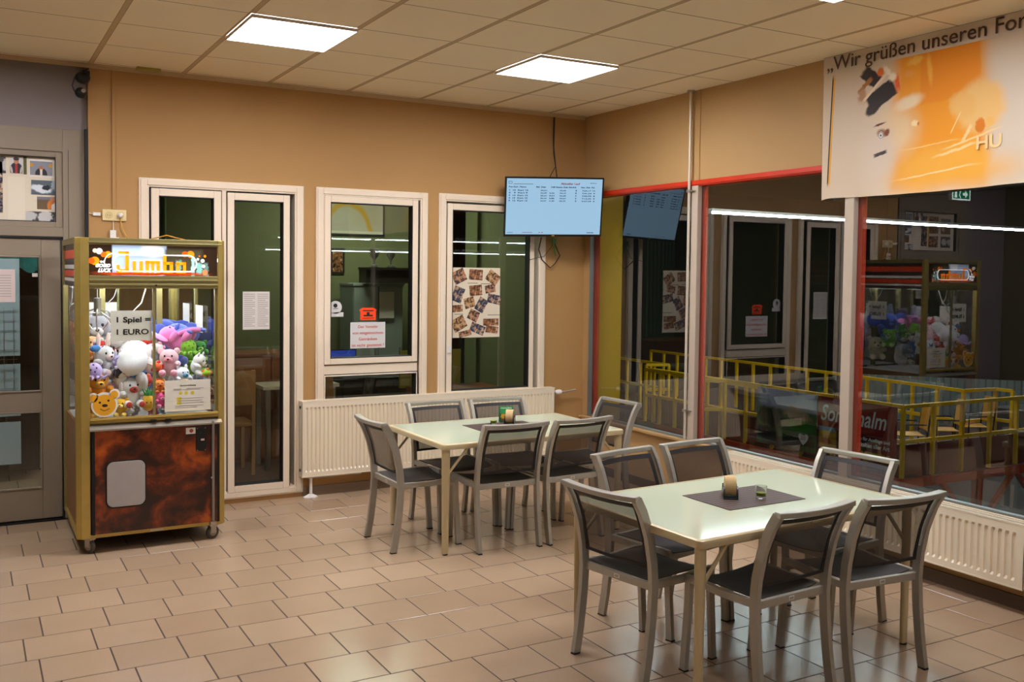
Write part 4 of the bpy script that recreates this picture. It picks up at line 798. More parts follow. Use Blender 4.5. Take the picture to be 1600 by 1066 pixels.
# ------------------------------------------------------------------ plush toys
def plushmat(c):
    return mat('plush_'+c, c, .95, var=.10, scale=25, bump=.5, bscale=260, sheen=.5)
def toy(kind, label, px, py, dy, s, c, c2='f2eee8', rx=0, rz=0, ry=0, ear='round', cat='plush toy'):
    """px, py: where the toy shows; dy: depth inside the case"""
    P = Vector((-4.27+(px-135)*.00383*(1+.13*dy), -.945+dy, .848+(655-py)*.00400*(1+.13*dy)+dy*.09))
    q_ = s*1.42; hw = q_*{'octopus': 1.5, 'snake': 1.9, 'fish': 1.6}.get(kind, 1.05 if ear != 'big' else (1.3 if rz else 1.85)); P.x = min(max(P.x, -4.312+hw), -3.482-hw)
    P.y = min(max(P.y, -.900+q_*(1.3 if kind in ('bear', 'dog', 'cat', 'pig', 'rabbit', 'elephant', 'lion', 'monkey', 'octopus') else .95)), -.12-q_)
    t = thing('plush_'+kind, label, cat, P, 0, 'plush toys in the claw machine', rot=(RD(rx), RD(ry), RD(rz)))
    m1, m2 = plushmat(c), plushmat(c2); s *= 1.42; S = lambda v: tuple(x*s for x in v)
    if kind in ('bear', 'dog', 'cat', 'pig', 'rabbit', 'elephant', 'lion', 'monkey'):
        mb = MB().ball(S((0, .12, -.75)), S((.78, .7, .95)), 14)
        mb.build('body', m1, t, smooth=True)
        for a in (-1, 1):
            MB().ball(S((a*.75, -.3, -.55)), S((.28, .5, .28)), 10).build('arm', m1, t, smooth=True); f = MB().ball(S((a*.5, -.75, -1.35)), S((.33, .55, .33)), 10).build('leg', m1, t, smooth=True)
            MB().ball(S((a*.5, -1.2, -1.35)), S((.26, .12, .26)), 10).build('foot_pad', m2, f, smooth=True)
        MB().ball((0, 0, 0), S((.82, .76, .74)), 18).build('head', m1, t, smooth=True)
        if ear == 'round' : es = [((a*.68, .05, .55), (.3, .16, .3)) for a in (-1, 1)]
        elif ear == 'long': es = [((a*.45, .1, 1.1), (.2, .12, .7)) for a in (-1, 1)]
        elif ear == 'flop': es = [((a*.82, -.05, -.05), (.18, .3, .5)) for a in (-1, 1)]
        elif ear == 'big': es = [((a*1.15, .15, .15), (.7, .12, .6)) for a in (-1, 1)]
        else: es = [((a*.5, .05, .72), (.2, .12, .34)) for a in (-1, 1)]
        for p, r in es: e_ = MB().ball(S(p), S(r), 10).build('ear', m1 if kind != 'rabbit' else m2, t, smooth=True)
        MB().ball(S((0, -.68, -.2)), S((.36, .3, .27)) if kind != 'elephant' else S((.16, .6, .16)), 12).build('snout', m2, t, smooth=True)
        MB().ball(S((0, -.97, -.1)), S((.11, .07, .08)), 8).build('nose', M_ink, t, smooth=True)
        for a in (-1, 1): MB().ball(S((a*.3, -.68, .17)), S((.085, .06, .1)), 8).build('eye', M_ink, t, smooth=True)
        if kind == 'lion': MB().ball(S((0, .22, 0)), S((1.1, .3, 1.05)), 14).build('mane', m2, t, smooth=True)
    elif kind == 'pineapple':
        MB().ball((0, 0, -s*.9), (s*.75, s*.75, s*1.1), 16).build('body', m1, t, smooth=True)
        mb = MB()
        for k in range(9):
            a = 2*pi*k/9; mb.loops([[(cos(a)*s*.3+cos(a+q)*s*.22, sin(a)*s*.3+sin(a+q)*s*.22, 0) for q in (0, 2.1, 4.2)], [(cos(a)*s*.7, sin(a)*s*.7, s*.9)]*3])
        mb.loops([[(cos(q)*s*.3, sin(q)*s*.3, 0) for q in (0, 1.5, 3, 4.5)], [(0, 0, s*1.2)]*4]).build('crown', m2, t)
        for a in (-1, 1): MB().ball((a*s*.25, -s*.7, -s*.8), (s*.08, s*.06, s*.1), 8).build('eye', M_ink, t)
    elif kind == 'shoe':
        MB().ball((0, 0, 0), (s*.55, s*.4, s*1.0), 14).build('body', m1, t, smooth=True); mb = MB()
        for k in range(4): mb.box(-s*.38, s*.38, -s*.44, -s*.38, s*(.55-k*.32), s*(.65-k*.32))
        mb.build('laces', m2, t)
    elif kind == 'snake':
        pts = [(-s*2.2+s*.44*k, sin(k*.9)*s*.3, s*(.55*sin(k*.33)+.1)) for k in range(11)]
        MB().tube(pts, s*.5, 12, s*.25).build('body', m1, t, smooth=True); MB().tube([(x, y-s*.3, z-s*.08) for x, y, z in pts[1:9]], s*.34, 10).build('belly', m2, t, smooth=True)
    elif kind == 'octopus':
        MB().ball((0, 0, 0), s, 16).build('head', m1, t, smooth=True)
        for k in range(8): a = 2*pi*k/8; MB().tube([(cos(a)*s*.5, sin(a)*s*.5, -s*.6), (cos(a)*s*1.2, sin(a)*s*1.2, -s*.9), (cos(a)*s*1.7, sin(a)*s*1.6, -s*.5)], s*.28, 8, s*.14).build('arm', m1, t, smooth=True)
        for x, z in ((-.4, .5), (.1, .75), (.5, .4), (-.1, .2), (-.6, -.1), (.35, -.05)): MB().ball((x*s, -s*math.sqrt(max(.05, 1-x*x-z*z))*.97, z*s), (s*.13, s*.05, s*.13), 8).build('spot', m2, t, smooth=True)
    elif kind == 'penguin':
        MB().ball((0, 0, 0), (s, s*.9, s*1.15), 14).build('body', m1, t, smooth=True); MB().ball((0, -s*.35, -s*.1), (s*.7, s*.65, s*.85), 12).build('belly', m2, t, smooth=True)
        MB().lathe((0, 0, 0), [(.001, s*.5), (s*.2, 0)], 10).build('beak', plushmat('e8901c'), t, rot=(pi/2, 0, 0), loc=(0, -s*.9, s*.5))
        for a in (-1, 1): MB().ball((a*s*.35, -s*.78, s*.65), s*.1, 8).build('eye', M_ink, t); MB().ball((a*s*1.0, 0, -s*.1), (s*.2, s*.4, s*.7), 8).build('wing', m1, t, smooth=True)
    elif kind == 'fish':
        MB().ball((0, 0, 0), (s*1.3, s*.55, s*.8), 14).build('body', m1, t, smooth=True); MB().prism([(s*1.1, 0), (s*1.9, s*.7), (s*1.7, 0), (s*1.9, -s*.7)], -s*.1, s*.1).build('tail', m2, t); MB().prism([(-s*.3, s*.7), (s*.5, s*.65), (s*.1, s*1.2)], -s*.08, s*.08).build('fin', m2, t)
        MB().ball((-s*.8, -s*.45, s*.2), s*.12, 8).build('eye', M_ink, t)
    else:
        MB().ball((0, 0, 0), (s*1.1, s, s*.85), 14).build('body', m1, t, smooth=True); mb = MB()
        for k in range(5): a = 2*pi*k/5; MB().ball((cos(a)*s*.95, -s*.2, sin(a)*s*.8), (s*.42, s*.4, s*.42), 10).build('lobe', m2, t, smooth=True)
    return t
TOYS = [
 ('bear', 'big yellow plush bear pressed in the front left corner', 151, 605, .13, .062, 'f0a018', 'f4b840', 0, 10),
 ('dog', 'white plush dog with red patches sitting low in the middle front', 203, 615, .13, .056, 'e9e6e2', 'b8301c', 0, 8, 0, 'flop'),
 ('bear', 'small yellow plush bear low beside the white dog', 186, 640, .10, .034, 'e8b41a', 'f4d878', 0, -20),
 ('pineapple', 'plush pineapple with green crown in the middle of front pane', 227, 628, .09, .036, 'e8b020', '1e9a3a'),
 ('bear', 'largest white plush bear, its round back to the glass, mid pile', 211, 570, .24, .088, 'f2f0ee', 'f2f0ee', 60, 160),
 ('rabbit', 'white plush rabbit left of the largest white bear', 163, 568, .22, .056, 'efedec', 'f6dcd8', 0, 30, 0, 'long'),
 ('bear', 'white plush bear lying feet up with red soles at the top', 186, 551, .34, .055, 'f0eeea', 'd82c18', 75, 0),
 ('octopus', 'purple spotted plush octopus at the left edge', 145, 587, .12, .036, 'c9b4e8', '6a48b0', 0, -20),
 ('penguin', 'black plush penguin with orange beak under the big white bear', 186, 592, .14, .030, '26222a', 'ece8e4', 30, 20),
 ('shoe', 'red and white striped plush shoe sticking up at the top', 216, 544, .28, .026, 'd83018', 'f4ece4', 0, 10),
 ('bundle', 'red and white plush bundle on top at the left', 157, 553, .26, .026, 'd8301c', 'f0ece8', 10, 10),
 ('fish', 'blue plush fish at the upper left of the pile', 149, 556, .18, .020, '3f86c8', '2c5ea8', 0, 20),
 ('bundle', 'orange plush bundle behind the blue fish at the left', 138, 565, .22, .024, 'f08a28', 'f6a850', 0, 0),
 ('elephant', 'large pink and blue plush elephant lying on top at right', 268, 548, .36, .062, 'e884c0', '5a68c8', -60, 60, 0, 'big'),
 ('snake', 'long blue plush snake draped over the top right', 300, 543, .30, .036, '5f74cc', 'e884c0', 0, 0, -12),
 ('pig', 'pale pink plush pig right of the middle bar', 263, 573, .18, .052, 'f2c4cc', 'e890a0', 0, -15),
 ('bundle', 'small white and pink plush bundle above the pink pig', 247, 560, .24, .024, 'f2eeec', 'f0a8b8'),
 ('octopus', 'lime green shaggy plush octopus at the right', 297, 561, .26, .036, '8ac832', '5a9a1c', 0, 0),
 ('monkey', 'dark green plush monkey behind the right pane edge', 322, 566, .34, .040, '2f8a2c', '9acb6a'),
 ('dog', 'white plush dog with raised snout at the far right', 312, 578, .16, .038, 'f0eeea', 'f4f2ee', 20, 50, 0, 'pointed'),
 ('cat', 'white plush cat with blue cap above the instruction sheet', 283, 597, .13, .040, 'e9edf2', '4f9cc0', 0, 20, 0, 'pointed'),
 ('dog', 'beige plush dog peeking over the instruction sheet', 286, 610, .09, .028, 'd9b48c', 'f0dcc4', 0, 0, 0, 'flop'),
 ('bundle', 'orange and red plush bundle beside the middle bar', 243, 586, .16, .024, 'e8642c', 'd83018'),
 ('snake', 'red striped plush snake curled over the white bear', 228, 582, .14, .014, 'd03a20', 'f0dcd0', 0, 0, 20),
 ('bundle', 'red plush bundle low behind the pineapple', 226, 606, .14, .026, 'c83c34', 'd85848'),
 ('lion', 'orange plush lion near the middle bar, low', 246, 612, .12, .026, 'e88c30', 'c84818'),
 ('bear', 'bright pink plush bear left of the instruction sheet', 249, 632, .10, .028, 'ee5a9c', 'f6a0c4'),
 ('bundle', 'lime and orange plush bundle at the right pane edge', 322, 597, .12, .020, 'a8d028', 'e87830'),
 ('bear', 'brown plush bear in the lower right corner', 328, 628, .12, .032, '7a4a26', 'b08050'),
 ('bear', 'orange plush bear seen through the left side glass, highest', 140, 553, .62, .050, 'e8883c', 'f4b070'),
 ('lion', 'brown and orange plush lion seen through the left side glass', 140, 583, .50, .044, 'c07832', '7a4420'),
 ('cat', 'grey plush cat seen through the left side glass, lower', 142, 612, .45, .046, '5c5a60', 'cfc8c4', 0, -30, 0, 'pointed'),
 ('rabbit', 'white and red plush rabbit seen through the left side glass, lowest', 142, 640, .34, .042, 'dcd8d4', 'b84838', 0, -40, 0, 'flop'),
 ('bear', 'grey plush bear deep in the case behind the price sign', 160, 545, .62, .085, '8e8c92', 'c8c4c0', 0, 0),
 ('elephant', 'big blue plush elephant deep in the case at right', 305, 560, .60, .085, '4a5cb8', '7c8cd8', 0, 30, 0, 'big'),
 ('bear', 'white plush bear deep in the case behind the middle bar', 240, 570, .55, .070, 'eceae8', 'd8b8a8', 0, 20),
 ('cat', 'grey striped plush cat deep in the case, right of middle', 268, 590, .62, .060, '8a8488', 'e0dcd8', 0, 30, 0, 'pointed'),
 ('monkey', 'lime green plush monkey deep in the case at the right side', 315, 590, .52, .055, '7ab82c', 'c8dc8a', 0, 60),
 ('bear', 'dark plush bear deep in the case, upper centre', 205, 548, .70, .060, '4a2c34', '8a5a50'),
 ('pig', 'pink plush pig deep in the case behind the yellow bear', 185, 600, .45, .065, 'e0a8b8', 'd88898'),
 ('dog', 'white plush dog deep in the case behind the instruction sheet', 290, 625, .42, .065, 'e4e2e0', 'c8b8a8', 0, 0, 0, 'flop'),
 ('penguin', 'blue plush penguin deep in the case at the lower middle', 225, 625, .48, .060, '3a78c0', 'f0ece8'),
 ('bear', 'cream plush bear deep in the case behind the green monkey', 325, 620, .70, .070, 'd8c8a8', 'f0e4cc', 0, 40),
 ('bundle', 'pale grey plush bundle at the bottom under the small yellow bear', 196, 652, .10, .020, 'b4b0b4', 'd8d4d4'),
 ('rabbit', 'lilac plush rabbit between the two white toys at left', 183, 572, .15, .026, 'c8bce8', 'e8e0f4', 0, 0, 0, 'long'),
 ('bear', 'silver grey plush bear under the white rabbit', 168, 585, .18, .038, 'c9c7cb', 'e4e2e4', 20, 40),
 ('bear', 'orange and yellow plush bear standing at the bottom left behind the bear sticker', 150, 640, .24, .048, 'eea820', 'f6c860', 0, 15),
 ('dog', 'light grey plush dog at the bottom between two yellow toys', 205, 648, .18, .034, 'bcb8bc', 'e8e4e4', 0, -10, 0, 'flop'),
 ('pig', 'hot pink plush pig at the bottom behind the pineapple', 240, 645, .20, .040, 'e8609a', 'f4a8c4', 0, 0),
 ('cat', 'pale blue plush cat at the bottom beside the middle bar', 250, 650, .12, .022, '9cc4e0', 'e8f0f4', 0, 10, 0, 'pointed'),
 ('rabbit', 'white plush rabbit peeking at the right of the price sign', 240, 548, .34, .036, 'f0eeec', 'f4c8d0', 0, -20, 0, 'flop'),
 ('bundle', 'red plush bundle on top of the pile right of the white bear', 228, 552, .30, .026, 'd02c1c', 'e84a30'),
 ('monkey', 'tan plush monkey in the upper left behind the white rabbit', 150, 560, .42, .045, 'c89a68', 'e8cca4', 0, 10),
 ('elephant', 'grey plush elephant low at the far right behind the sheet', 318, 612, .28, .040, '8a8e98', 'b4b8c0', 0, 20, 0, 'flop'),
]
for q in TOYS: toy(*q)
# ------------------------------------------------------------------ room behind the back windows
M_green = wall_mat('office_green', '7b7c56'); M_wood = mat('office_wood', '8a4f26', .45, var=.15, scale=4); M_wood2 = mat('light_wood', 'b9854e', .45, var=.1, scale=4)
M_odark = mat('office_dark', '231c18', .5)
struct(MB().box(-4.1, .1, 3.5, 3.6, 0, H).build('office_wall_back', M_green), 'green wall of the room behind the windows', 'wall')
struct(MB().box(-4.2, -4.12, .22, 3.6, 0, H+.1).build('office_wall_left', M_green), 'green side wall left of the room behind the windows', 'wall')
struct(MB().box(.1, .2, .22, 3.6, 0, H+.1).build('office_wall_right', M_green), 'green side wall right of the room behind the windows', 'wall')
struct(MB().box(-4.12, .1, .22, 3.5, -.05, 0).build('office_floor', mat('office_floor_mat', '5a4230', .4)), 'brown floor of the room behind the windows', 'floor')
struct(MB().box(-4.12, .1, .22, 3.6, 2.9, 2.95).build('office_ceiling', mat('office_ceiling_mat', '6a6a58', .7)), 'dim ceiling of the room behind the windows', 'ceiling')
t = thing('office_fill_lamp', 'unseen ceiling lamp added to light the room behind the windows', 'lamp', (-1.2, 2.4, 2.87)); MB().box(-.6, .6, -.08, .08, 0, .03).build('lamp_body', M_white, t); MB().box(-.58, .58, -.07, .07, -.02, 0).build('diffuser', mat('office_glow', 'ffffff', .4, emit='f4ffe8', estr=42), t)  # emissive fixture out of view, added to brighten this room
def cup(name, label, x0, x1, y0, y1, z0, z1, m, cat, doors=0, group=None):
    t = thing(name, label, cat, ((x0+x1)/2, y0, z0), 0, group); w_, d_, h_ = x1-x0, y1-y0, z1-z0
    MB().box(-w_/2, w_/2, .02, d_, 0, h_).build('body', m, t); MB().box(-w_/2-.01, w_/2+.01, -.01, d_, h_, h_+.025).build('top_board', m, t)
    for k in range(doors):
        a = -w_/2+w_*k/doors; dd = MB().box(a+.006, a+w_/doors-.006, 0, .02, .03, h_-.01).build('door', m, t, bevel=.003); MB().box(a+w_/doors-.05, a+w_/doors-.035, -.02, 0, h_*.5, h_*.5+.1).build('handle', M_steel, dd)
    return t
cup('sideboard', 'brown wooden sideboard inside behind the right leaf of french door', -2.9, -2.0, 1.55, 2.05, 0, .98, M_wood, 'sideboard', 2)
cup('cupboard', 'pale cupboard with white sheet inside behind the middle window', -1.15, -.55, 2.9, 3.35, 0, 1.62, mat('pale_cupboard', '9fa8a0', .5), 'cupboard', 2)
cup('desk', 'dark low desk inside behind the middle window', -1.75, -.7, 1.5, 2.2, 0, .72, M_odark, 'desk')
cup('dark_cabinet', 'dark shelf cabinet inside with trophies on top', -1.05, -.45, 2.75, 3.0, 1.65, 1.80, M_odark, 'cabinet')
for x, lb in ((-.92, 'left silver trophy cup on the shelf behind the middle window'), (-.72, 'right silver trophy cup on the shelf behind the middle window')):
    t = thing('trophy', lb, 'trophy', (x, 2.86, 1.83), 0, 'trophies on the office shelf'); MB().lathe((0, 0, 0), [(.04, 0), (.04, .02), (.01, .03), (.012, .08), (.05, .13), (.055, .2), (.045, .2), (.01, .1)], 16).build('cup', M_steel, t, smooth=True); MB().box(-.045, .045, -.045, .045, -.022, 0).build('plinth', M_black, t)
def picture(label, x0, x1, y, z0, z1, m, nm='framed_picture'):
    t = thing(nm, label, 'picture', ((x0+x1)/2, y, (z0+z1)/2)); w_, h_ = x1-x0, z1-z0
    MB().ring(-w_/2, w_/2, -h_/2, h_/2, .02, .02, -.02, 0).build('picture_frame', M_odark, t); MB().box(-w_/2+.02, w_/2-.02, -.01, 0, -h_/2+.02, h_/2-.02).build('print', m, t)
picture('tall framed race picture inside on the green wall, behind middle window', -1.65, -1.37, 3.495, 1.15, 2.3, PM[2]); picture('small dark framed picture inside on the green wall', -1.22, -1.05, 3.495, 1.75, 2.05, PM[1])
picture('large poster with yellow curve inside, upper part behind middle window', -1.28, -.55, 3.495, 2.2, 2.75, paint('curve_poster', 'b8ae9a', [('o', -.1, -.35, .3, .45, 0, .9, 'c89a20', .05), ('r', 0, -.25, .4, .03, 0, .2, 'd8ccb8')]))
tag(MB().box(-.85, -.67, 2.88, 2.885, 1.25, 1.55).build('notice_sheet', M_paper), 'white sheet pinned on the cupboard behind the middle window', 'notice')
def wchair(label, x, y, a):
    t = thing('wooden_chair', label, 'chair', (x, y, 0), RD(a), 'wooden chairs in the room behind the windows')
    MB().box(-.2, .2, -.2, .2, .43, .46).build('seat', M_wood2, t, bevel=.005)
    for sx in (-1, 1):
        MB().bar([(sx*.18, .18, 0), (sx*.18, .19, .45), (sx*.17, .24, .92)], .03, .03, up=(0, 1, 0)).build('leg', M_wood2, t); MB().bar([(sx*.18, -.18, 0), (sx*.18, -.18, .43)], .03, .03, up=(0, 1, 0)).build('leg', M_wood2, t)
    MB().grid(lambda u, v: (-.17+.34*u, .215+.05*v-.02*(1-(2*u-1)**2)*-1, .62+.3*v), 8, 3, (0, .012, 0)).build('backrest', M_wood2, t, smooth=True)
wchair('wooden chair inside behind the french door, facing the desk', -2.95, 1.15, 180); wchair('wooden chair inside, farther right behind the french door', -2.3, .80, 160)
t = thing('office_table', 'small pale table inside behind the french door', 'table', (-2.3, 1.28, 0)); MB().box(-.35, .35, -.2, .2, .72, .75).build('tabletop', mat('pale_top', 'cdbb9c', .4), t)
for a in (-1, 1):
    for b in (-1, 1): MB().box(a*.3-.02, a*.3+.02, b*.16-.02, b*.16+.02, 0, .72).build('leg', M_steel, t)
tag(MB().grid(lambda u, v: (-.30+.25*u, 2.3+.03*sin(u*40), .0+2.9*v), 60, 2, (0, .004, 0)).build('curtain', mat('brown_curtain', '5a3824', .8)), 'brown curtain inside at the right of the middle window', 'curtain')
tag(MB().grid(lambda u, v: (-3.6+.5*u+v*0, 3.2+.03*sin(u*50), .0+2.9*v), 60, 2, (0, .004, 0)).build('curtain', mat('green_curtain', '6f9070', .8)), 'pale green curtain inside behind the french door', 'curtain')
t = thing('sloped_board', 'yellow and dark easel board inside behind the right window', 'board', (.0-.55, 1.2, 0))
MB().box(-.75, -.1, 0, .03, .66, 1.02).build('board', mat('olive_board', '8a7a22', .5), t); MB().bar([(-.40, .0, 0), (-.30, .02, 1.3)], .03, .03, up=(0, 1, 0)).build('stand', mat('yellow_stand', 'c89a1a', .5), t); MB().bar([(-.05, .0, 0), (-.10, .02, 1.3)], .03, .03, up=(0, 1, 0)).build('stand', M_odark, t)
cup('storage_trunk', 'low dark wooden trunk inside behind the right window', -1.25, -.45, .75, 1.15, 0, .66, M_wood, 'trunk')
t = thing('monitor', 'screen glowing blue inside at the lower left of middle window', 'monitor', (-1.70, 1.75, .745)); MB().box(-.16, .16, 0, .02, .06, .26).build('housing', M_black, t); MB().box(-.15, .15, -.002, 0, .07, .25).build('display', mat('blue_glow', '000000', .3, emit='3c5cd8', estr=.35), t); MB().box(-.06, .06, -.04, .06, 0, .012).box(-.015, .015, 0, .02, .0, .08).build('stand', M_black, t)

# ------------------------------------------------------------------ vestibule behind the entrance door
M_blu = mat('pale_blue_board', 'bfd0d8', .5)
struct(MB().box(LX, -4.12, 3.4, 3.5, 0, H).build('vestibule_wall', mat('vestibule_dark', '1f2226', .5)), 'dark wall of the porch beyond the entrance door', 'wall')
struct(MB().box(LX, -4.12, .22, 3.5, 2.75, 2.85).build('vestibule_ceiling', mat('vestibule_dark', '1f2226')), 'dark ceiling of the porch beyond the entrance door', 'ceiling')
t = thing('notice_board', 'pale blue board with wire grid beyond the entrance door', 'notice board', (-5.1, 1.55, 0))
for z0, z1 in ((1.05, 1.85), (.55, .98), (.15, .5)): MB().box(-.45, .56, 0, .03, z0, z1).build('board', M_blu, t)
mb = MB()
for k in range(14): mb.box(-.40+k*.07, -.397+k*.07, -.012, -.008, .6, 1.45)
for k in range(11): mb.box(-.43, .54, -.012, -.008, .62+k*.08, .623+k*.08)
mb.build('wire_grid', M_steel, t); MB().box(.70, .715, -.01, .02, .1, 1.95).build('board_post', M_steel, t); MB().box(-.46, -.445, -.01, .02, .0, 1.95).build('board_post', M_steel, t)
tag(MB().grid(lambda u, v: (-5.3+.93*u, 2.2+.03*sin(u*30), 1.76+.6*v+.03*sin(u*25)), 50, 3, (0, .01, 0)).build('curtain', mat('teal_cloth', '3f9f98', .8, var=.4, scale=20)), 'teal cloth hanging beyond the entrance door', 'curtain')
cup('display_case', 'dark display case beyond the entrance door', -4.62, -4.3, 2.0, 2.5, 0, 1.5, mat('case_dark', '2b2320', .4), 'display case', 1)
t = thing('porch_fill_lamp', 'cool unseen ceiling lamp added to light the porch', 'lamp', (-5.0, .55, 2.70)); MB().box(-.3, .3, -.08, .08, 0, .04).build('lamp_body', M_white, t); MB().box(-.28, .28, -.07, .07, -.015, 0).build('diffuser', mat('porch_glow', 'ffffff', .4, emit='f0f6ff', estr=60), t)  # added out of view so the pale blue board and porch are lit

# ------------------------------------------------------------------ karting hall beyond the window
ZF = -3.0; ZP_ = -1.22
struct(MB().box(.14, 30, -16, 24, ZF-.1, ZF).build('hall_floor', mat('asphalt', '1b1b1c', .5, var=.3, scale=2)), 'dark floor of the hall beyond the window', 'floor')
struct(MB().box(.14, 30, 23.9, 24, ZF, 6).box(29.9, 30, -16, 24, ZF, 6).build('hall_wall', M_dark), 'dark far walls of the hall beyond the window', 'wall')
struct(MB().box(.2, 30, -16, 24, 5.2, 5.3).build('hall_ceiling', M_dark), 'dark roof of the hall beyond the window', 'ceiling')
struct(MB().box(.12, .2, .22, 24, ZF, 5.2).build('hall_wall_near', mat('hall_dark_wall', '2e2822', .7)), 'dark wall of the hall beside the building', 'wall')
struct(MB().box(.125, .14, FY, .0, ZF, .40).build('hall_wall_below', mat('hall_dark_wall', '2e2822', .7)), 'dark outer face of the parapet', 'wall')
tag(MB().box(.14, .452, .03, .07, ZF, 4.8).build('steel_column', mat('yellow_column', 'ffc428', .5, var=.1, scale=3), bevel=.004), 'yellow painted flat column just outside the hall window', 'column')
for x0, y0, x1, y1, z, lb in ((9.71, 9.48, 24.5, 10.0, 3.2, 'long bright strip light hanging in the hall'), (2.4, -8.5, 2.4, -1.5, 4.6, 'unseen strip light added high under the hall roof to light the yellow column'), (4.0, 2.6, 13.0, 2.6, 4.7, 'strip light high under the hall roof, nearest row'), (4.0, 4.6, 13.0, 4.6, 4.7, 'strip light high under the hall roof, middle row'), (4.5, 6.6, 13.5, 6.6, 4.7, 'strip light high under the hall roof, far row'), (1.0, -14.5, 16, -13, 2.25, 'low strip light at the rear end of the hall'), (1.0, -13.5, 16, -12, 2.5, 'upper strip light at the rear end of the hall')):  # the strip beside the window is added to brighten the yellow column
    t = thing('strip_light', lb, 'strip light', (x0, y0, z), math.atan2(y1-y0, x1-x0), 'hall strip lights'); L_ = math.hypot(x1-x0, y1-y0)
    MB().box(0, L_, -.06, .06, .03, .09).build('lamp_body', M_white, t); MB().cyl((0, 0, .0), .024 if y0 > 0 else .011, L_, 'x', 10).build('tube', mat('hall_tube', 'ffffff', .4, emit='eef8ff', estr=HALL_E), t)
    MB().box(-.12, .0, -.05, .05, -.03, .05).build('end_fitting', M_steel, t)
def rail(label, pts, step, zt=-.165, zb=-1.25, mid=-.70, phase=0.0):
    t = thing('guard_rail', label, 'guard rail', (pts[0][0], pts[0][1], 0), 0, 'yellow guard rails in the hall'); o = Vector((pts[0][0], pts[0][1], 0))
    for a, b in zip(pts, pts[1:]):
        a, b = Vector((a[0], a[1], 0))-o, Vector((b[0], b[1], 0))-o; L_ = (b-a).length; d = (b-a)/L_
        for z in (zt, mid): MB().bar([a+Vector((0, 0, z)), b+Vector((0, 0, z))], .05, .055).build('rail', M_yel, t)
        n = max(1, round(L_/step))
        for k in range(n+1):
            if k == 0 and a.length > 1e-6: continue
            p = a+d*(L_*k/n); MB().box(p.x-.027, p.x+.027, p.y-.027, p.y+.027, zb, zt).build('post', M_yel, t)
    return t
rail('yellow guard rail around the near corner of the red platform', [(7.36, 8.4), (7.36, 2.33), (12.7, 2.18)], .66)
rail('yellow guard rail along the far side of the red platform', [(10.36, 12.4), (10.36, 7.1), (10.1, 3.28), (10.87, 3.2), (10.9, 2.9)], .53, zb=ZP_)
rail('short yellow guard rail at the left end of the platform', [(6.9, 6.4), (7.3, 6.2), (7.3, 8.6)], .45); rail('yellow guard rail farther back left in the hall', [(7.85, 9.3), (8.3, 9.1), (8.3, 11.6)], .5)
t = thing('platform', 'red steel platform carrying the yellow guard rails', 'platform', (7.36, 2.33, 0))
MB().box(0, 5.3, .02, 10, ZP_-.04, ZP_).build('deck', mat('deck_brown', '3a2018', .5), t)
MB().bar([(0, -.03, -1.33), (5.3, -.18, -1.33)], .06, .14).build('edge_beam', M_red, t); MB().bar([(-.03, 0, -1.33), (-.03, 6, -1.33)], .06, .14).build('edge_beam', M_red, t)
MB().grid(lambda u, v: (.03+5.3*u, .03-.15*u, -1.26+.5*v), 1, 1, (0, .01, 0)).build('kick_panel', mat('kick_red', '6a2018', .5, var=.15, scale=2), t); MB().box(.03, .04, .03, 6, -1.26, -.76).build('kick_panel', mat('kick_red', '6a2018'), t)
for x in (.05, 1.9, 3.8, 5.2): MB().box(x-.06, x+.06, .0, .12, ZF, -1.33).build('leg', M_red, t)
for x in (.95, 2.85): MB().bar([(x, .05, -1.38), (x+.85, .05, -2.2)], .06, .08, up=(0, 1, 0)).build('brace', M_red, t); MB().bar([(x+1.9, .05, -1.38), (x+1.05, .05, -2.2)], .06, .08, up=(0, 1, 0)).build('brace', M_red, t)
M_ply = mat('plywood_seat', 'd99a2c', .45, var=.08, scale=6)
def pchair(label, x, y, a):
    t = thing('armchair', label, 'chair', (x, y, ZP_), RD(a), 'plywood armchairs on the platform')
    MB().grid(lambda u, v: (-.22+.44*u, -.2+.42*v, .45+.02*(2*u-1)**2), 6, 2, (0, 0, .012)).build('seat', M_ply, t, smooth=True); MB().grid(lambda u, v: (-.2+.4*u, .22+.05*v+.03*(1-(2*u-1)**2), .55+.42*v), 8, 3, (0, .012, 0)).build('backrest', M_ply, t, smooth=True)
    for s in (-1, 1):
        MB().tube([(s*.25, -.22, 0), (s*.25, -.2, .44), (s*.25, -.2, .66), (s*.25, .2, .66)], .014, 8).build('leg', M_black, t); MB().tube([(s*.25, .25, 0), (s*.23, .22, .44), (s*.22, .26, .8)], .014, 8).build('leg', M_black, t)
    return t
pc = pchair('plywood armchair on the platform, leftmost of three', 8.35, 3.0, -125)
for lb, x, y, a in (('plywood armchair on the platform, middle of three', 9.3, 3.05, -125), ('plywood armchair on the platform, rightmost of three', 10.15, 3.1, -120), ):
    dup(pc, (x, y, ZP_), RD(a), lb)
mb = MB()
mb.grid(lambda u, v: (11.4+2.6*u, 6.6-2.9*u+.02*(1 if int(u*60) % 2 else -1), -1.2+.95*v), 60, 1, (0, .01, 0)); tag(mb.build('corrugated_barrier', mat('corrugated_grey', '7d8a86', .5, metal=.3)), 'grey corrugated barrier behind the plywood armchairs', 'barrier')
tag(MB().box(11.3, 12.6, 2.6, 3.6, ZP_, -.55).build('hall_counter', M_dark), 'dark counter at the right end of the platform', 'counter')
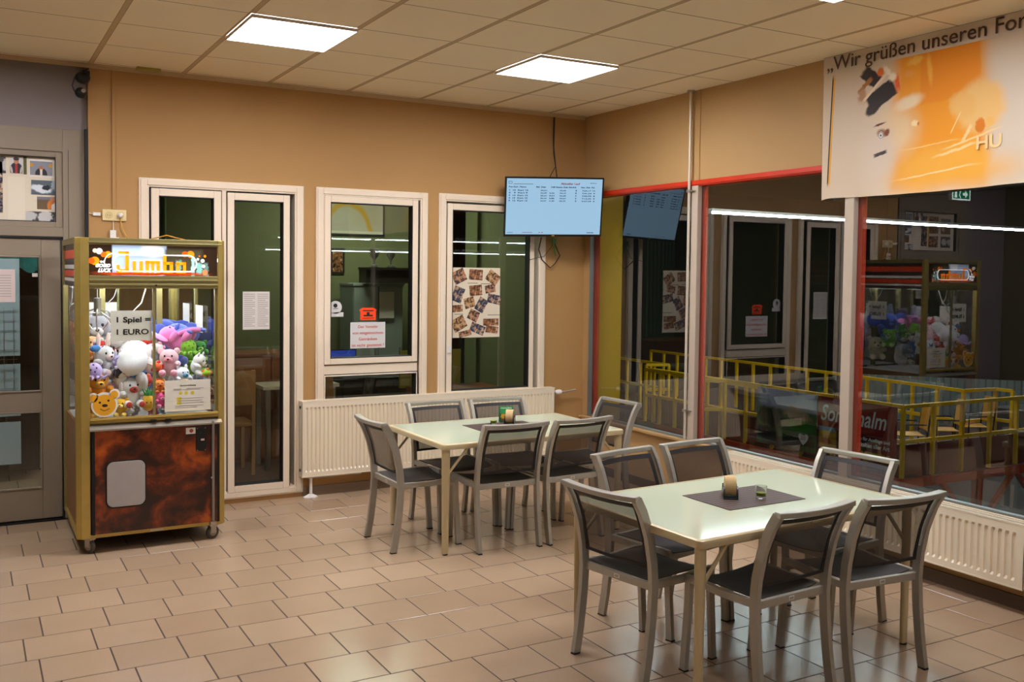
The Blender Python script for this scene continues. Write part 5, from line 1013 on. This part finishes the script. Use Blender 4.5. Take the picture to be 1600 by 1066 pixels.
# advertising banner on the platform rail: local x along -y of the world
t = thing('rail_banner', 'dark red advertising banner with white script on the platform rail', 'banner', (7.30, 3.95, -1.06), RD(-90)); 
M_rb = paint('rail_banner_print', '8e1a14', [('r', .4, 0, .9, .42, 0, .25, '3a0e12'), ('r', .22, .20, .19, .17, 0, .12, 'c8902a', .06), ('e', .18, .3, .12, .06, 0, .3, 'e8c040', .05), ('e', .2, .16, .12, .06, 0, .4, 'a82c18', .08), ('r', .2, .36, .19, .04, 0, .4, '8fb4cc')], .45)
MB().box(0, 1.56, 0, .01, -.02, .88).build('fabric', M_rb, t)
text('Sonnenalm', .3, M_wtxt, t, (.06, -.004, .50), width=1.30, height=.27, shear=.25, bold=.004); text('Ihr Hafen für Ausflüge und', .06, M_wtxt, t, (.62, -.004, .29), width=.82, height=.07, bold=.002); text('Festlichkeiten aller Art', .06, M_wtxt, t, (.62, -.004, .19), width=.82, height=.07, bold=.002)
text('www.die-sonnenalm.at', .06, mat('yellow_print', 'e8b41c', .5), t, (.62, -.004, .08), width=.84, height=.06, bold=.002)
mb = MB(); mb.cyl((.38, -.003, .82), .07, .003, 'y', 16); mb.box(.34, .36, -.003, 0, .8, .94); mb.box(.38, .4, -.003, 0, .8, .98); mb.box(.42, .44, -.003, 0, .8, .94); mb.build('crest', mat('crest_rose', 'b86a5c', .5), t)
text('11', .07, M_wtxt, t, (1.40, -.004, -.0), width=.07, height=.08)
t = thing('rail_banner', 'landscape photo banner with white heart left of the red banner', 'banner', (7.30, 5.35, -1.16), RD(-90))
MB().box(0, 1.38, 0, .01, 0, .98).build('fabric', paint('landscape_print', '4a6a3a', [('r', .7, .85, .8, .22, 0, .3, '9aa8c4'), ('e', .35, .5, .35, .2, 0, .5, '28301c', .25), ('e', .95, .6, .35, .12, -10, .4, 'b89a78', .2), ('e', 1.0, .42, .35, .12, 0, .4, '3f7a24', .1), ('e', .25, .2, .3, .16, 0, .4, '14180e', .2), ('r', .8, .12, .6, .1, 8, .3, '22261a', .1), ('e', .15, .8, .15, .12, 0, .5, 'c4ccdc', .1)], .45), t)
hp = [(.0, -.12)]+[(.10*math.sin(a)**3*1.1, (.085*cos(a)-.032*cos(2*a)-.012*cos(3*a))*1.1) for a in [2*pi*k/24+pi for k in range(1, 24)]]
hh = MB().prism([(1.10+x, .22+z) for x, z in hp], -.004, 0).build('heart', M_wtxt, t); mb = MB()
for k in range(3):
    for j in range(3): mb.box(1.05+k*.036, 1.068+k*.036, -.006, -.004, .20+j*.036, .218+j*.036)
mb.build('checks', mat('heart_red', 'a8202c', .5), hh)
picture('', 0, 1, 0, 0, 1, M_dark) if False else None
